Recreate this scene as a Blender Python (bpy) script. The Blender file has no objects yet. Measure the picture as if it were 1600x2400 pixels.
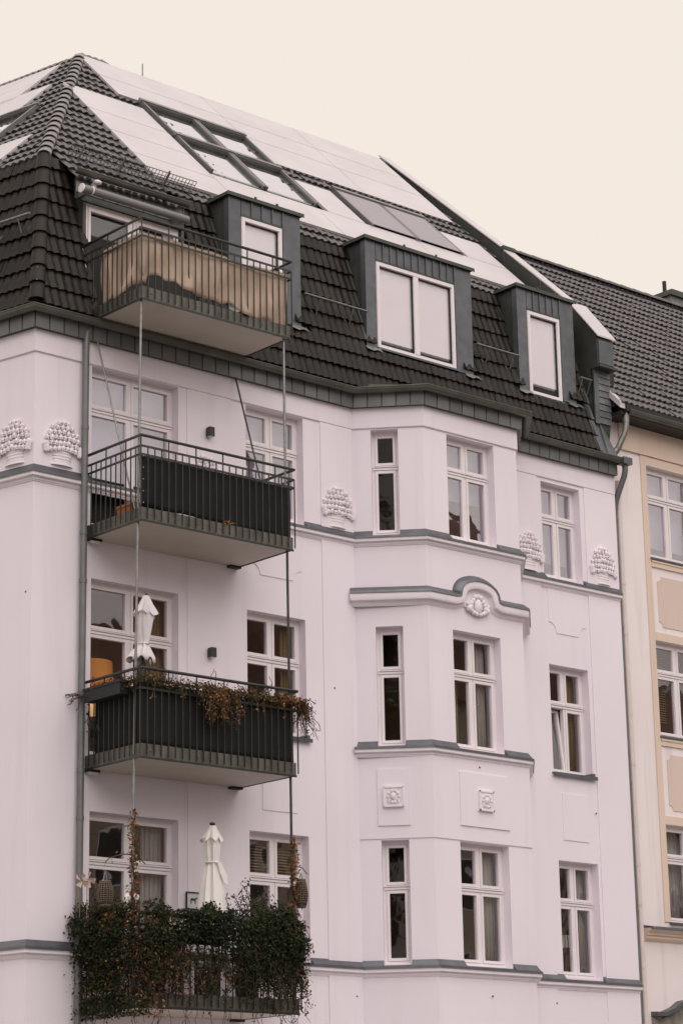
import bpy, bmesh, math, random
from mathutils import Vector, Matrix
random.seed(7)
C = bpy.context.scene
COL = C.collection
R = math.radians

# ------------------------------------------------------------------ camera, sky, sun, exposure
cam = bpy.data.cameras.new('camera')
co = bpy.data.objects.new('camera', cam); COL.objects.link(co)
right = Vector((0.75195823, -0.65894634, -0.01866933))
down = Vector((0.16584449, 0.21651189, -0.96209054))
fwd = Vector((0.63800817, 0.72035569, 0.27209052))
m3 = Matrix((right, -down, -fwd)).transposed()
co.matrix_world = Matrix.Translation((0, 0, 1.6)) @ m3.to_4x4()
cam.sensor_fit = 'VERTICAL'; cam.sensor_height = 36.0
cam.lens = 5730.29 / 2400 * 36
cam.clip_end = 900
C.camera = co

SUN_EL, SUN_AZ = R(51), R(198)          # azimuth measured from +Y towards +X
world = bpy.data.worlds.new('World'); C.world = world; world.use_nodes = True
wn = world.node_tree; wn.nodes.clear()
sky = wn.nodes.new('ShaderNodeTexSky'); sky.sky_type = 'NISHITA'; sky.sun_disc = False
sky.sun_elevation = SUN_EL; sky.sun_rotation = SUN_AZ
sky.air_density = 1.0; sky.dust_density = 6.0
veil = wn.nodes.new('ShaderNodeMix'); veil.data_type = 'RGBA'
veil.inputs[0].default_value = 0.96     # closed cloud cover over the blue
veil.inputs[7].default_value = (9.35, 8.50, 7.68, 1)
bg = wn.nodes.new('ShaderNodeBackground'); bg.inputs[1].default_value = 0.1
wo = wn.nodes.new('ShaderNodeOutputWorld')
wn.links.new(sky.outputs[0], veil.inputs[6]); wn.links.new(veil.outputs[2], bg.inputs[0]); wn.links.new(bg.outputs[0], wo.inputs[0])

sl = bpy.data.lights.new('sun', 'SUN'); sl.energy = 1.72; sl.angle = R(80); sl.color = (1.0, 0.955, 0.93)
so = bpy.data.objects.new('sun', sl); COL.objects.link(so)
sd = Vector((math.sin(SUN_AZ) * math.cos(SUN_EL), math.cos(SUN_AZ) * math.cos(SUN_EL), math.sin(SUN_EL)))
so.rotation_euler = sd.to_track_quat('Z', 'Y').to_euler(); so.location = (20, -20, 60)
C.view_settings.view_transform = 'Standard'; C.view_settings.look = 'None'
C.view_settings.exposure = 0.0; C.view_settings.gamma = 1.0; C.view_settings.use_curve_mapping = False
C.render.engine = 'CYCLES'
C.cycles.max_bounces = 6; C.cycles.transparent_max_bounces = 10

# ------------------------------------------------------------------ materials
def mat(name, col, rough=0.7, metal=0.0, spec=0.5, noise=0.0, nscale=6.0, bump=0.0, bscale=60.0, col2=None, detail=4.0, coat=0.0, stretch=None, trans=0.0):
    m = bpy.data.materials.new(name); m.use_nodes = True
    nt = m.node_tree; b = nt.nodes['Principled BSDF']
    b.inputs['Base Color'].default_value = (*col, 1); b.inputs['Roughness'].default_value = rough
    b.inputs['Metallic'].default_value = metal; b.inputs['Specular IOR Level'].default_value = spec
    if coat: b.inputs['Coat Weight'].default_value = coat; b.inputs['Coat Roughness'].default_value = 0.12
    tc = nt.nodes.new('ShaderNodeTexCoord'); src = tc.outputs['Object']
    if stretch:
        mp = nt.nodes.new('ShaderNodeMapping'); mp.inputs['Scale'].default_value = stretch
        nt.links.new(src, mp.inputs['Vector']); src = mp.outputs[0]
    if noise or col2:
        n = nt.nodes.new('ShaderNodeTexNoise'); n.inputs['Scale'].default_value = nscale; n.inputs['Detail'].default_value = detail
        nt.links.new(src, n.inputs['Vector'])
        r = nt.nodes.new('ShaderNodeMapRange'); r.inputs[1].default_value = 0.3; r.inputs[2].default_value = 0.7
        nt.links.new(n.outputs[0], r.inputs[0])
        mx = nt.nodes.new('ShaderNodeMix'); mx.data_type = 'RGBA'
        c2 = col2 if col2 else tuple(max(0, c * (1 - noise)) for c in col)
        mx.inputs[6].default_value = (*col, 1); mx.inputs[7].default_value = (*c2, 1)
        nt.links.new(r.outputs[0], mx.inputs[0]); nt.links.new(mx.outputs[2], b.inputs['Base Color'])
    if bump:
        n2 = nt.nodes.new('ShaderNodeTexNoise'); n2.inputs['Scale'].default_value = bscale; n2.inputs['Detail'].default_value = 3
        nt.links.new(src, n2.inputs['Vector'])
        bp = nt.nodes.new('ShaderNodeBump'); bp.inputs['Strength'].default_value = bump; bp.inputs['Distance'].default_value = 0.02
        nt.links.new(n2.outputs[0], bp.inputs['Height']); nt.links.new(bp.outputs[0], b.inputs['Normal'])
    if trans:
        tr = nt.nodes.new('ShaderNodeBsdfTranslucent'); ms = nt.nodes.new('ShaderNodeMixShader'); ms.inputs[0].default_value = trans
        if noise or col2: nt.links.new(mx.outputs[2], tr.inputs[0])
        else: tr.inputs[0].default_value = (*col, 1)
        o = nt.nodes['Material Output']
        nt.links.new(b.outputs[0], ms.inputs[1]); nt.links.new(tr.outputs[0], ms.inputs[2]); nt.links.new(ms.outputs[0], o.inputs[0])
    return m

def vary(m, amount, hue=0.0):
    """per-object brightness variation, for repeated pieces"""
    nt = m.node_tree; b = nt.nodes['Principled BSDF']
    oi = nt.nodes.new('ShaderNodeObjectInfo'); hs = nt.nodes.new('ShaderNodeHueSaturation')
    mr = nt.nodes.new('ShaderNodeMapRange'); mr.inputs[3].default_value = 1 - amount; mr.inputs[4].default_value = 1 + amount
    nt.links.new(oi.outputs['Random'], mr.inputs[0]); nt.links.new(mr.outputs[0], hs.inputs['Value'])
    bc = b.inputs['Base Color']
    if bc.links: nt.links.new(bc.links[0].from_socket, hs.inputs['Color'])
    else: hs.inputs['Color'].default_value = bc.default_value
    nt.links.new(hs.outputs[0], bc)

def glass(name, gain, tint=(0.985, 0.98, 0.985), wav=0.02, base=0.0):
    m = bpy.data.materials.new(name); m.use_nodes = True; nt = m.node_tree; nt.nodes.clear()
    o = nt.nodes.new('ShaderNodeOutputMaterial'); ms = nt.nodes.new('ShaderNodeMixShader')
    t = nt.nodes.new('ShaderNodeBsdfTransparent'); t.inputs[0].default_value = (*tint, 1)
    g = nt.nodes.new('ShaderNodeBsdfGlossy'); g.inputs['Roughness'].default_value = 0.015; g.inputs[0].default_value = (0.95, 0.93, 1.0, 1)
    ge = nt.nodes.new('ShaderNodeNewGeometry'); dt = nt.nodes.new('ShaderNodeVectorMath'); dt.operation = 'DOT_PRODUCT'
    nt.links.new(ge.outputs['Normal'], dt.inputs[0]); nt.links.new(ge.outputs['Incoming'], dt.inputs[1])
    def mth(op, a, b):
        q = nt.nodes.new('ShaderNodeMath'); q.operation = op
        for i, v in enumerate((a, b)):
            if isinstance(v, (int, float)): q.inputs[i].default_value = v
            elif v is not None: nt.links.new(v, q.inputs[i])
        return q.outputs[0]
    # Schlick reflectance, the same from both sides of the pane
    sch = mth('ADD', mth('MULTIPLY', mth('POWER', mth('SUBTRACT', 1.0, mth('ABSOLUTE', dt.outputs['Value'], None)), 5.0), 0.96), 0.042)
    mu = nt.nodes.new('ShaderNodeMath'); mu.operation = 'MULTIPLY_ADD'; mu.use_clamp = True
    mu.inputs[1].default_value = gain; mu.inputs[2].default_value = base
    tc = nt.nodes.new('ShaderNodeTexCoord'); n = nt.nodes.new('ShaderNodeTexNoise'); n.inputs['Scale'].default_value = 2.5; n.inputs['Detail'].default_value = 1
    bp = nt.nodes.new('ShaderNodeBump'); bp.inputs['Strength'].default_value = wav; bp.inputs['Distance'].default_value = 0.1
    nt.links.new(tc.outputs['Object'], n.inputs['Vector']); nt.links.new(n.outputs[0], bp.inputs['Height']); nt.links.new(bp.outputs[0], g.inputs['Normal'])
    nt.links.new(sch, mu.inputs[0]); nt.links.new(mu.outputs[0], ms.inputs[0])
    nt.links.new(t.outputs[0], ms.inputs[1]); nt.links.new(g.outputs[0], ms.inputs[2]); nt.links.new(ms.outputs[0], o.inputs[0])
    return m

def emit_mat(name, col, strength):
    m = mat(name, col, 0.8); b = m.node_tree.nodes['Principled BSDF']
    b.inputs['Emission Color'].default_value = (*col, 1); b.inputs['Emission Strength'].default_value = strength
    return m

def stucco(name, col, col2, streak=0.12):
    """painted render: fine grain, broad soft unevenness and faint vertical rain streaks"""
    m = mat(name, col, 0.88, noise=0.0, nscale=0.45, bump=0.14, bscale=140, col2=col2, spec=0.25)
    nt = m.node_tree; b = nt.nodes['Principled BSDF']; src = b.inputs['Base Color'].links[0].from_socket
    tc = nt.nodes.new('ShaderNodeTexCoord'); mp = nt.nodes.new('ShaderNodeMapping'); mp.inputs['Scale'].default_value = (5, 5, 0.35)
    n = nt.nodes.new('ShaderNodeTexNoise'); n.inputs['Scale'].default_value = 1.0; n.inputs['Detail'].default_value = 5
    r = nt.nodes.new('ShaderNodeMapRange'); r.inputs[1].default_value = 0.55; r.inputs[2].default_value = 0.8; r.inputs[3].default_value = 0; r.inputs[4].default_value = streak
    mx = nt.nodes.new('ShaderNodeMix'); mx.data_type = 'RGBA'; mx.inputs[7].default_value = (0.42, 0.37, 0.36, 1)
    nt.links.new(tc.outputs['Object'], mp.inputs[0]); nt.links.new(mp.outputs[0], n.inputs['Vector']); nt.links.new(n.outputs[0], r.inputs[0])
    nt.links.new(r.outputs[0], mx.inputs[0]); nt.links.new(src, mx.inputs[6]); nt.links.new(mx.outputs[2], b.inputs['Base Color'])
    return m

M = {}
M['stucco'] = stucco('white_stucco', (0.87, 0.795, 0.875), (0.825, 0.75, 0.825))
M['trim'] = stucco('white_trim', (0.865, 0.797, 0.855), (0.825, 0.757, 0.815), 0.2)
M['soffit'] = mat('slab_soffit', (0.56, 0.50, 0.43), 0.5, noise=0.14, nscale=1.2)
M['zinc'] = mat('weathered_zinc', (0.150, 0.156, 0.176), 0.42, metal=0.55, noise=0.28, nscale=5, bump=0.05, bscale=9)
M['zincdark'] = mat('dull_zinc', (0.090, 0.093, 0.086), 0.5, metal=0.45, noise=0.3, nscale=4)
vary(M['zinc'], 0.10)
M['fpanel'] = mat('eaves_zinc_panel', (0.20, 0.205, 0.205), 0.45, metal=0.4, noise=0.25, nscale=3); vary(M['fpanel'], 0.12)
M['gutter'] = mat('gutter_zinc', (0.145, 0.142, 0.125), 0.45, metal=0.45, noise=0.3, nscale=3)
M['tile'] = mat('dark_roof_tile', (0.019, 0.0140, 0.0105), 0.48, noise=0.5, nscale=9, bump=0.15, bscale=40, spec=0.22)
vary(M['tile'], 0.45)
M['tile2'] = mat('brown_grey_roof_tile', (0.066, 0.055, 0.062), 0.28, noise=0.5, nscale=8, bump=0.12, bscale=40, spec=0.85)  # purple-grey sky sheen of the upper slopes put into a lighter base
vary(M['tile2'], 0.25)
M['hipcap'] = mat('pale_weathered_hip_tile', (0.22, 0.195, 0.20), 0.38, noise=0.35, nscale=7, bump=0.1, bscale=30, spec=0.6); vary(M['hipcap'], 0.2)  # sky highlight along the upper hip put into a paler base colour
M['under'] = mat('roof_underlay', (0.012, 0.011, 0.01), 0.9)
M['panel'] = mat('pale_roof_panel', (0.59, 0.545, 0.575), 0.42, noise=0.10, nscale=1.3, spec=0.5, bump=0.02, bscale=3)  # pale base carries the mirrored sky on the roof panels
M['white'] = mat('white_window_paint', (0.84, 0.772, 0.805), 0.4, noise=0.05, nscale=4)
M['blind'] = mat('white_blind_cloth', (0.88, 0.83, 0.85), 0.8, noise=0.03, nscale=3)
M['sheer'] = mat('lavender_sheer_cloth', (0.68, 0.635, 0.80), 0.85, noise=0.12, nscale=3, trans=0.25)  # lavender tone stands in for the sky reflected in the upper panes
M['curtain'] = mat('pale_curtain', (0.62, 0.60, 0.58), 0.9, noise=0.1, nscale=5, trans=0.25)
M['drape'] = mat('olive_drape', (0.30, 0.22, 0.10), 0.9, noise=0.25, nscale=5)
M['slatblind'] = mat('wooden_slat_blind', (0.36, 0.27, 0.14), 0.6, noise=0.2, nscale=8)
M['room'] = mat('room_wall', (0.42, 0.34, 0.25), 0.9, noise=0.3, nscale=1.0)
M['steel'] = mat('painted_railing_steel', (0.06, 0.06, 0.055), 0.42, metal=0.5, noise=0.3, nscale=7)
M['pipe'] = mat('grey_green_pipe_zinc', (0.185, 0.19, 0.195), 0.5, metal=0.35, noise=0.2, nscale=4)
M['galv'] = mat('galvanised_rod', (0.30, 0.30, 0.30), 0.42, metal=0.7, noise=0.35, nscale=10)
M['fascia'] = mat('weathered_balcony_sheet', (0.075, 0.068, 0.052), 0.5, metal=0.35, col2=(0.15, 0.145, 0.13), nscale=5, stretch=(2, 2, 0.7))
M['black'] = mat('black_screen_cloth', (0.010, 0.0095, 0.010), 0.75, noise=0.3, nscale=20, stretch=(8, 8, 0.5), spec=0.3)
M['tan'] = mat('tan_canvas', (0.66, 0.505, 0.405), 0.85, noise=0.25, nscale=2.2, trans=0.3)
M['awnbox'] = mat('grey_awning_box', (0.20, 0.19, 0.195), 0.45, noise=0.12, nscale=3)
M['umbgrey'] = mat('grey_parasol_cloth', (0.74, 0.69, 0.715), 0.85, noise=0.1, nscale=4)
M['umbwhite'] = mat('white_parasol_cloth', (0.86, 0.82, 0.80), 0.85, noise=0.05, nscale=4)
M['plastic'] = mat('black_plastic', (0.009, 0.0085, 0.008), 0.55, noise=0.3, nscale=5)
M['terra'] = mat('terracotta', (0.36, 0.13, 0.045), 0.8, noise=0.2, nscale=8)
M['wicker'] = mat('grey_wicker', (0.19, 0.145, 0.105), 0.8, noise=0.35, nscale=15)
M['leaf'] = mat('ivy_leaf', (0.026, 0.034, 0.012), 0.65, col2=(0.011, 0.016, 0.007), nscale=3, spec=0.2)
M['leaf2'] = mat('ivy_leaf_yellow_green', (0.06, 0.064, 0.018), 0.65, col2=(0.028, 0.033, 0.011), nscale=4, spec=0.2)
M['rust'] = mat('rusty_autumn_leaf', (0.22, 0.075, 0.024), 0.6, col2=(0.06, 0.026, 0.014), nscale=5, spec=0.3)
M['gold'] = mat('golden_autumn_leaf', (0.36, 0.17, 0.045), 0.6, col2=(0.16, 0.07, 0.025), nscale=5, spec=0.3)
M['stem'] = mat('woody_stem', (0.06, 0.042, 0.028), 0.9)
M['flower'] = mat('white_petal', (0.82, 0.78, 0.78), 0.6)
M['paper'] = mat('pink_white_paper', (0.66, 0.49, 0.43), 0.8, noise=0.35, nscale=14, trans=0.2)
M['lamp'] = emit_mat('lit_lamp_shade', (0.70, 0.28, 0.06), 0.10)
M['lampglow'] = emit_mat('lit_lamp_globe', (1.0, 0.62, 0.26), 0.55)
M['brass'] = mat('dull_lamp_foot', (0.12, 0.09, 0.05), 0.4, metal=0.6)
M['fixture'] = mat('dark_lamp_metal', (0.05, 0.047, 0.035), 0.5, metal=0.3)
M['slate'] = mat('slate_shingle', (0.15, 0.15, 0.165), 0.45, noise=0.3, nscale=8, spec=0.6); vary(M['slate'], 0.2)
M['awncloth'] = mat('lavender_awning_cloth', (0.35, 0.32, 0.355), 0.85, noise=0.10, nscale=10, stretch=(1, 6, 6))
M['nwhite'] = stucco('cream_white_render', (0.88, 0.795, 0.815), (0.83, 0.745, 0.76), 0.3)
M['ntan'] = stucco('tan_render', (0.77, 0.615, 0.525), (0.73, 0.575, 0.485), 0.25)
M['npink'] = stucco('pinkish_tan_render', (0.73, 0.59, 0.535), (0.69, 0.55, 0.495), 0.2)
M['npipe'] = mat('pink_white_pipe_paint', (0.74, 0.62, 0.60), 0.5, noise=0.1, nscale=6)
M['pgrey'] = mat('mossy_grey_stone', (0.30, 0.275, 0.255), 0.9, col2=(0.13, 0.125, 0.085), nscale=5)
M['brickred'] = mat('bare_brick', (0.34, 0.16, 0.07), 0.9, noise=0.4, nscale=14)
M['asphalt'] = mat('asphalt', (0.085, 0.083, 0.08), 0.9, noise=0.3, nscale=20)
M['pave'] = mat('pavement_slabs', (0.40, 0.38, 0.36), 0.9, noise=0.2, nscale=3)
M['earth'] = mat('open_ground', (0.24, 0.225, 0.19), 0.95, noise=0.3, nscale=0.5)
M['far1'] = stucco('far_olive_render', (0.46, 0.40, 0.30), (0.42, 0.36, 0.27))
M['far2'] = stucco('far_brown_render', (0.42, 0.35, 0.27), (0.38, 0.31, 0.24))
M['farroof'] = mat('red_brown_roof', (0.13, 0.055, 0.032), 0.8, noise=0.3, nscale=4)
M['picture'] = mat('pale_picture_mat', (0.62, 0.66, 0.68), 0.6)
M['dogbrown'] = mat('brown_animal_print', (0.10, 0.075, 0.03), 0.8)
M['teal'] = mat('teal_glaze', (0.03, 0.11, 0.12), 0.25)
M['skyframe'] = mat('grey_skylight_cover', (0.24, 0.23, 0.235), 0.35, metal=0.5, noise=0.15, nscale=4)
M['glass'] = glass('window_glass', 2.3)
M['plainglass'] = glass('plain_dark_glass', 0.5, tint=(0.8, 0.78, 0.76))
M['coated'] = glass('sky_facing_coated_glass', 4.0, wav=0.03, base=0.06)
M['roofglass'] = glass('skylight_glass', 2.6, tint=(0.8, 0.84, 0.82))

# ------------------------------------------------------------------ mesh helpers
class MB:
    def __init__(s): s.v = []; s.f = []
    def add(s, vs, fs):
        o = len(s.v); s.v += [tuple(p) for p in vs]; s.f += [tuple(i + o for i in f) for f in fs]
    def hexa(s, p):          # 8 points: bottom 4 ccw, top 4 ccw
        s.add(p, [(3, 2, 1, 0), (4, 5, 6, 7), (0, 1, 5, 4), (1, 2, 6, 5), (2, 3, 7, 6), (3, 0, 4, 7)])
    def box(s, x0, x1, y0, y1, z0, z1):
        s.hexa([(x0, y0, z0), (x1, y0, z0), (x1, y1, z0), (x0, y1, z0), (x0, y0, z1), (x1, y0, z1), (x1, y1, z1), (x0, y1, z1)])
    def fbox(s, fr, u0, u1, o0, o1, z0, z1):
        P = fr
        s.hexa([P(u0, o1, z0), P(u1, o1, z0), P(u1, o0, z0), P(u0, o0, z0), P(u0, o1, z1), P(u1, o1, z1), P(u1, o0, z1), P(u0, o0, z1)])
    def quad(s, a, b, c, d): s.add([a, b, c, d], [(0, 1, 2, 3)])
    def prism(s, pts, d):    # planar polygon extruded along vector d
        n = len(pts); d = Vector(d); a = [Vector(p) for p in pts]; b = [p + d for p in a]
        s.add(a + b, [tuple(range(n))[::-1], tuple(range(n, 2 * n))] + [(i, (i + 1) % n, n + (i + 1) % n, n + i) for i in range(n)])
    def tube(s, pts, r, n=8, cap=True):
        pts = [Vector(p) for p in pts]; rings = []
        rr = r if isinstance(r, (list, tuple)) else [r] * len(pts)
        ref = None
        for i, p in enumerate(pts):
            t = (pts[min(i + 1, len(pts) - 1)] - pts[max(i - 1, 0)]).normalized()
            if ref is None: ref = Vector((0, 0, 1)) if abs(t.z) < 0.9 else Vector((1, 0, 0))
            a = t.cross(ref).normalized(); b = t.cross(a).normalized(); ref = -b.cross(t).cross(t) if False else ref
            rings.append([p + (a * math.cos(2 * math.pi * k / n) + b * math.sin(2 * math.pi * k / n)) * rr[i] for k in range(n)])
        vs = [q for g in rings for q in g]; fs = []
        for i in range(len(pts) - 1):
            for k in range(n): fs.append((i * n + k, i * n + (k + 1) % n, (i + 1) * n + (k + 1) % n, (i + 1) * n + k))
        if cap: fs += [tuple(range(n))[::-1], tuple(range((len(pts) - 1) * n, len(pts) * n))]
        s.add(vs, fs)
    def rings(s, rings, cap=True):
        n = len(rings[0]); vs = [q for g in rings for q in g]; fs = []
        for i in range(len(rings) - 1):
            for k in range(n): fs.append((i * n + k, i * n + (k + 1) % n, (i + 1) * n + (k + 1) % n, (i + 1) * n + k))
        if cap: fs += [tuple(range(n))[::-1], tuple(range((len(rings) - 1) * n, len(rings) * n))]
        s.add(vs, fs)
    def blob(s, c, r, n=7, m=5, sq=(1, 1, 1), jit=0.0):
        c = Vector(c); rg = []
        for j in range(1, m):
            th = math.pi * j / m
            rg.append([c + Vector((math.sin(th) * math.cos(2 * math.pi * k / n) * sq[0], math.sin(th) * math.sin(2 * math.pi * k / n) * sq[1], -math.cos(th) * sq[2])) * r * (1 + random.uniform(-jit, jit)) for k in range(n)])
        s.rings(rg)
    def extrude(s, path, prof, closed=False):
        """profile of (out, z) swept along frames path: list of (pos2, out2) mitred corners"""
        rg = [[(p[0] + o[0] * q[0], p[1] + o[1] * q[0], q[1]) for q in prof] for p, o in path]
        n = len(prof); vs = [q for g in rg for q in g]; fs = []
        for i in range(len(rg) - 1):
            for k in range(n - 1): fs.append((i * n + k, (i + 1) * n + k, (i + 1) * n + k + 1, i * n + k + 1))
        fs += [tuple(range(n)), tuple(range((len(rg) - 1) * n, len(rg) * n))[::-1]]
        s.add(vs, fs)
    def mesh(s, name, m, smooth=None):
        me = bpy.data.meshes.new(name); me.from_pydata(s.v, [], s.f)
        bm = bmesh.new(); bm.from_mesh(me); bmesh.ops.recalc_face_normals(bm, faces=bm.faces); bm.to_mesh(me); bm.free()
        if smooth:
            me.polygons.foreach_set('use_smooth', [True] * len(me.polygons)); me.set_sharp_from_angle(angle=R(smooth))
        me.materials.append(m); return me
    def build(s, name, m, parent=None, smooth=None):
        return link(name, s.mesh(name, m, smooth), parent)

def link(name, me, parent=None, mw=None):
    o = bpy.data.objects.new(name, me); COL.objects.link(o)
    if mw is not None: o.matrix_local = mw
    if parent is not None:
        o.parent = parent
        if parent.parent is None and parent.type == 'EMPTY' and mw is None: o.location = -parent.location
    return o

def thing(name, label, cat, loc, group=None):
    o = bpy.data.objects.new(name, None); COL.objects.link(o); o.location = loc
    o.empty_display_size = 0.2; o['label'] = label; o['category'] = cat
    if group: o['group'] = group
    return o

def tag(o, label, cat, group=None):
    o['label'] = label; o['category'] = cat
    if group: o['group'] = group
    return o

def struct(name, mb, m):
    o = mb.build(name, m); o['kind'] = 'structure'; return o

# foliage helper
def leaf_mesh(name, pts, size, m, parent, rng, stuff=True, fall=.0):
    vs = []; fs = []
    for (p, sz) in pts:
        p = Vector(p); n = Vector((rng.gauss(0, .6), rng.gauss(-.5, .6), rng.gauss(.35, .5))).normalized()
        a = n.orthogonal().normalized(); a = Matrix.Rotation(rng.uniform(0, 6.28), 3, n) @ a; b = n.cross(a)
        l = sz * rng.uniform(.6, 1.25); wd = l * rng.uniform(.38, .6); bend = n * l * rng.uniform(-.25, .25)
        o = len(vs)
        vs += [p - a * l * .5, p - a * l * .05 + b * wd * .5, p + a * l * .5 + bend, p - a * l * .05 - b * wd * .5]
        fs += [(o, o + 1, o + 2), (o, o + 2, o + 3)]
    me = bpy.data.meshes.new(name); me.from_pydata([tuple(v) for v in vs], [], fs); me.materials.append(m)
    o = link(name, me, parent)
    if stuff: o['kind'] = 'stuff'
    return o

# ------------------------------------------------------------------ ground
g = MB(); g.box(-250, 300, -250, 300, -1.0, -0.16); struct('ground', g, M['earth'])
g = MB(); g.box(-120, 180, 6.0, 23.5, -0.16, -0.12); struct('road', g, M['asphalt'])
g = MB(); g.box(-120, 180, 23.5, 29.6, -0.16, 0.0); g.box(19.0, 180, 29.6, 42, -0.16, -0.02); struct('pavement', g, M['pave'])
g = MB(); g.box(-120, 180, -5.9, 6.0, -0.16, 0.0); struct('pavement', g, M['pave'])

# ------------------------------------------------------------------ the white corner house
YW, YB = 29.12, 28.243
ang = math.atan2(0.22, 0.975)
E2 = Vector((-math.sin(ang), math.cos(ang)))           # direction of the side street facade, going back
CX, CY = 19.69, YW
class Fr:
    def __init__(s, p, t, n): s.p = Vector(p); s.t = Vector(t).normalized(); s.n = Vector(n).normalized()
    def __call__(s, u, o, z): q = s.p + s.t * u + s.n * o; return (q.x, q.y, z)
F_main = Fr((0, YW), (1, 0), (0, -1))
F_bay = Fr((0, YB), (1, 0), (0, -1))
cl0, cl1 = Vector((26.04, YW)), Vector((26.858, YB)); LCH = (cl1 - cl0).length
tc_ = (cl1 - cl0).normalized()
F_chl = Fr(cl0, tc_, (tc_.y, -tc_.x))
cr0, cr1 = Vector((29.06, YB)), Vector((29.878, YW)); tr_ = (cr1 - cr0).normalized()
F_chr = Fr(cr0, tr_, (tr_.y, -tr_.x))
SIDE = 12.0
F_side = Fr(Vector((CX, CY)) + E2 * SIDE, -E2, (-E2.y, E2.x))
XR = 32.5

house = thing('apartment_building', 'white corner apartment building with dark tiled mansard roof and stacked steel balconies', 'building', (26, 32, 0))

def wall_grid(mb, fr, u0, u1, z0, z1, holes, depth=0.24):
    us = sorted({u0, u1, *[h[0] for h in holes], *[h[1] for h in holes]}); zs = sorted({z0, z1, *[h[2] for h in holes], *[h[3] for h in holes]})
    for i in range(len(us) - 1):
        for j in range(len(zs) - 1):
            uc, zc = (us[i] + us[i + 1]) / 2, (zs[j] + zs[j + 1]) / 2
            if any(h[0] < uc < h[1] and h[2] < zc < h[3] for h in holes): continue
            mb.quad(fr(us[i], 0, zs[j]), fr(us[i + 1], 0, zs[j]), fr(us[i + 1], 0, zs[j + 1]), fr(us[i], 0, zs[j + 1]))
    for a, b, c, d in holes:
        for (p, q, r, s) in (((a, c), (a, d), 0, 0), ((b, d), (b, c), 0, 0), ((a, d), (b, d), 0, 0), ((b, c), (a, c), 0, 0)):
            mb.quad(fr(p[0], 0, p[1]), fr(p[0], -depth, p[1]), fr(q[0], -depth, q[1]), fr(q[0], 0, q[1]))

ZT = 14.62
H1, H2, H3 = 14.06, 10.665, 7.18           # window heads
S1, S2, S3 = 12.235, 8.70, 5.21            # window bottoms
main_holes = [(20.735, 22.40, 11.50, H1), (23.765, 24.975, S1, H1), (20.755, 22.40, 8.0, 10.70), (23.76, 24.97, S2, 10.65),
              (20.765, 22.40, 4.5, 7.19), (23.775, 24.975, S3, 7.157)]
bay_holes = [(27.40, 28.507, S1, H1 - .015), (27.41, 28.51, S2, 10.67), (27.425, 28.525, S3, 7.177)]
ch_holes = [(0.325, 0.78, S1, H1 - .01), (0.335, 0.785, S2, 10.672), (0.35, 0.793, S3, 7.17)]
rt_holes = [(30.56, 31.56, S1, H1 - .055), (30.585, 31.575, S2 + .02, 10.655), (30.617, 31.597, S3 + .02, 7.21)]
w = MB()
wall_grid(w, F_main, CX, 26.04, 0, ZT, main_holes)
wall_grid(w, F_chl, 0, LCH, 0, ZT, ch_holes)
wall_grid(w, F_bay, 26.858, 29.06, 0, ZT, bay_holes)
wall_grid(w, F_chr, 0, LCH, 0, ZT, [])
wall_grid(w, F_main, 29.878, XR, 0, ZT, rt_holes)
wall_grid(w, F_side, 0, SIDE, 0, ZT, [])
bl = F_side(0, 0, 0)
w.quad((XR, YW, 0), (XR, YW + 12, 0), (XR, YW + 12, ZT), (XR, YW, ZT))
w.quad((XR, YW + 12, 0), (bl[0], bl[1], 0), (bl[0], bl[1], ZT), (XR, YW + 12, ZT))
w.build('wall', M['stucco'], house)

# frieze bands standing slightly proud of the wall, lesenes, spandrels
def path(pts_fr):
    """facade polyline -> list of (pos2, mitred out2)"""
    P = [Vector(p) for p in pts_fr]; out = []
    for i, p in enumerate(P):
        ns = []
        if i > 0: t = (P[i] - P[i - 1]).normalized(); ns.append(Vector((t.y, -t.x)))
        if i < len(P) - 1: t = (P[i + 1] - P[i]).normalized(); ns.append(Vector((t.y, -t.x)))
        if len(ns) == 2:
            b = (ns[0] + ns[1]).normalized(); b = b / max(0.3, b.dot(ns[0]))
        else: b = ns[0]
        out.append((p, b))
    return out
sb = Vector((CX, CY)) + E2 * 6.0
FULL = [sb, (CX, CY), cl0, cl1, cr0, cr1, (XR, YW)]
fz = MB(); fz.extrude(path(FULL), [(0.0, 14.075), (0.022, 14.075), (0.03, 14.085), (0.03, 14.6), (0, 14.6)])
fz.build('frieze', M['stucco'], house)
fz = MB(); fz.extrude(path([cl0, cl1, cr0, cr1]), [(0.0, 7.19), (0.012, 7.19), (0.016, 7.197), (0.016, 8.55), (0, 8.55)])
fz.build('frieze', M['stucco'], house)
for (a, b, z0, z1) in ((22.565, 23.455, 0.0, 14.07), (25.335, 26.03, 0.0, 14.07), (29.93, 30.44, 0.0, 12.05), (31.665, XR - .002, 0.0, 14.07), (29.93, 30.44, 12.25, 14.07)):
    l = MB(); l.fbox(F_main, a, b, -0.02, 0.022, z0, z1); l.build('lesene', M['stucco'], house)

def sub_intervals(u0, u1, holes):
    out = []; u = u0
    for a, b in sorted(holes):
        if a > u: out.append((u, a, False))
        out.append((a, b, True)); u = b
    if u < u1: out.append((u, u1, False))
    return out

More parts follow.
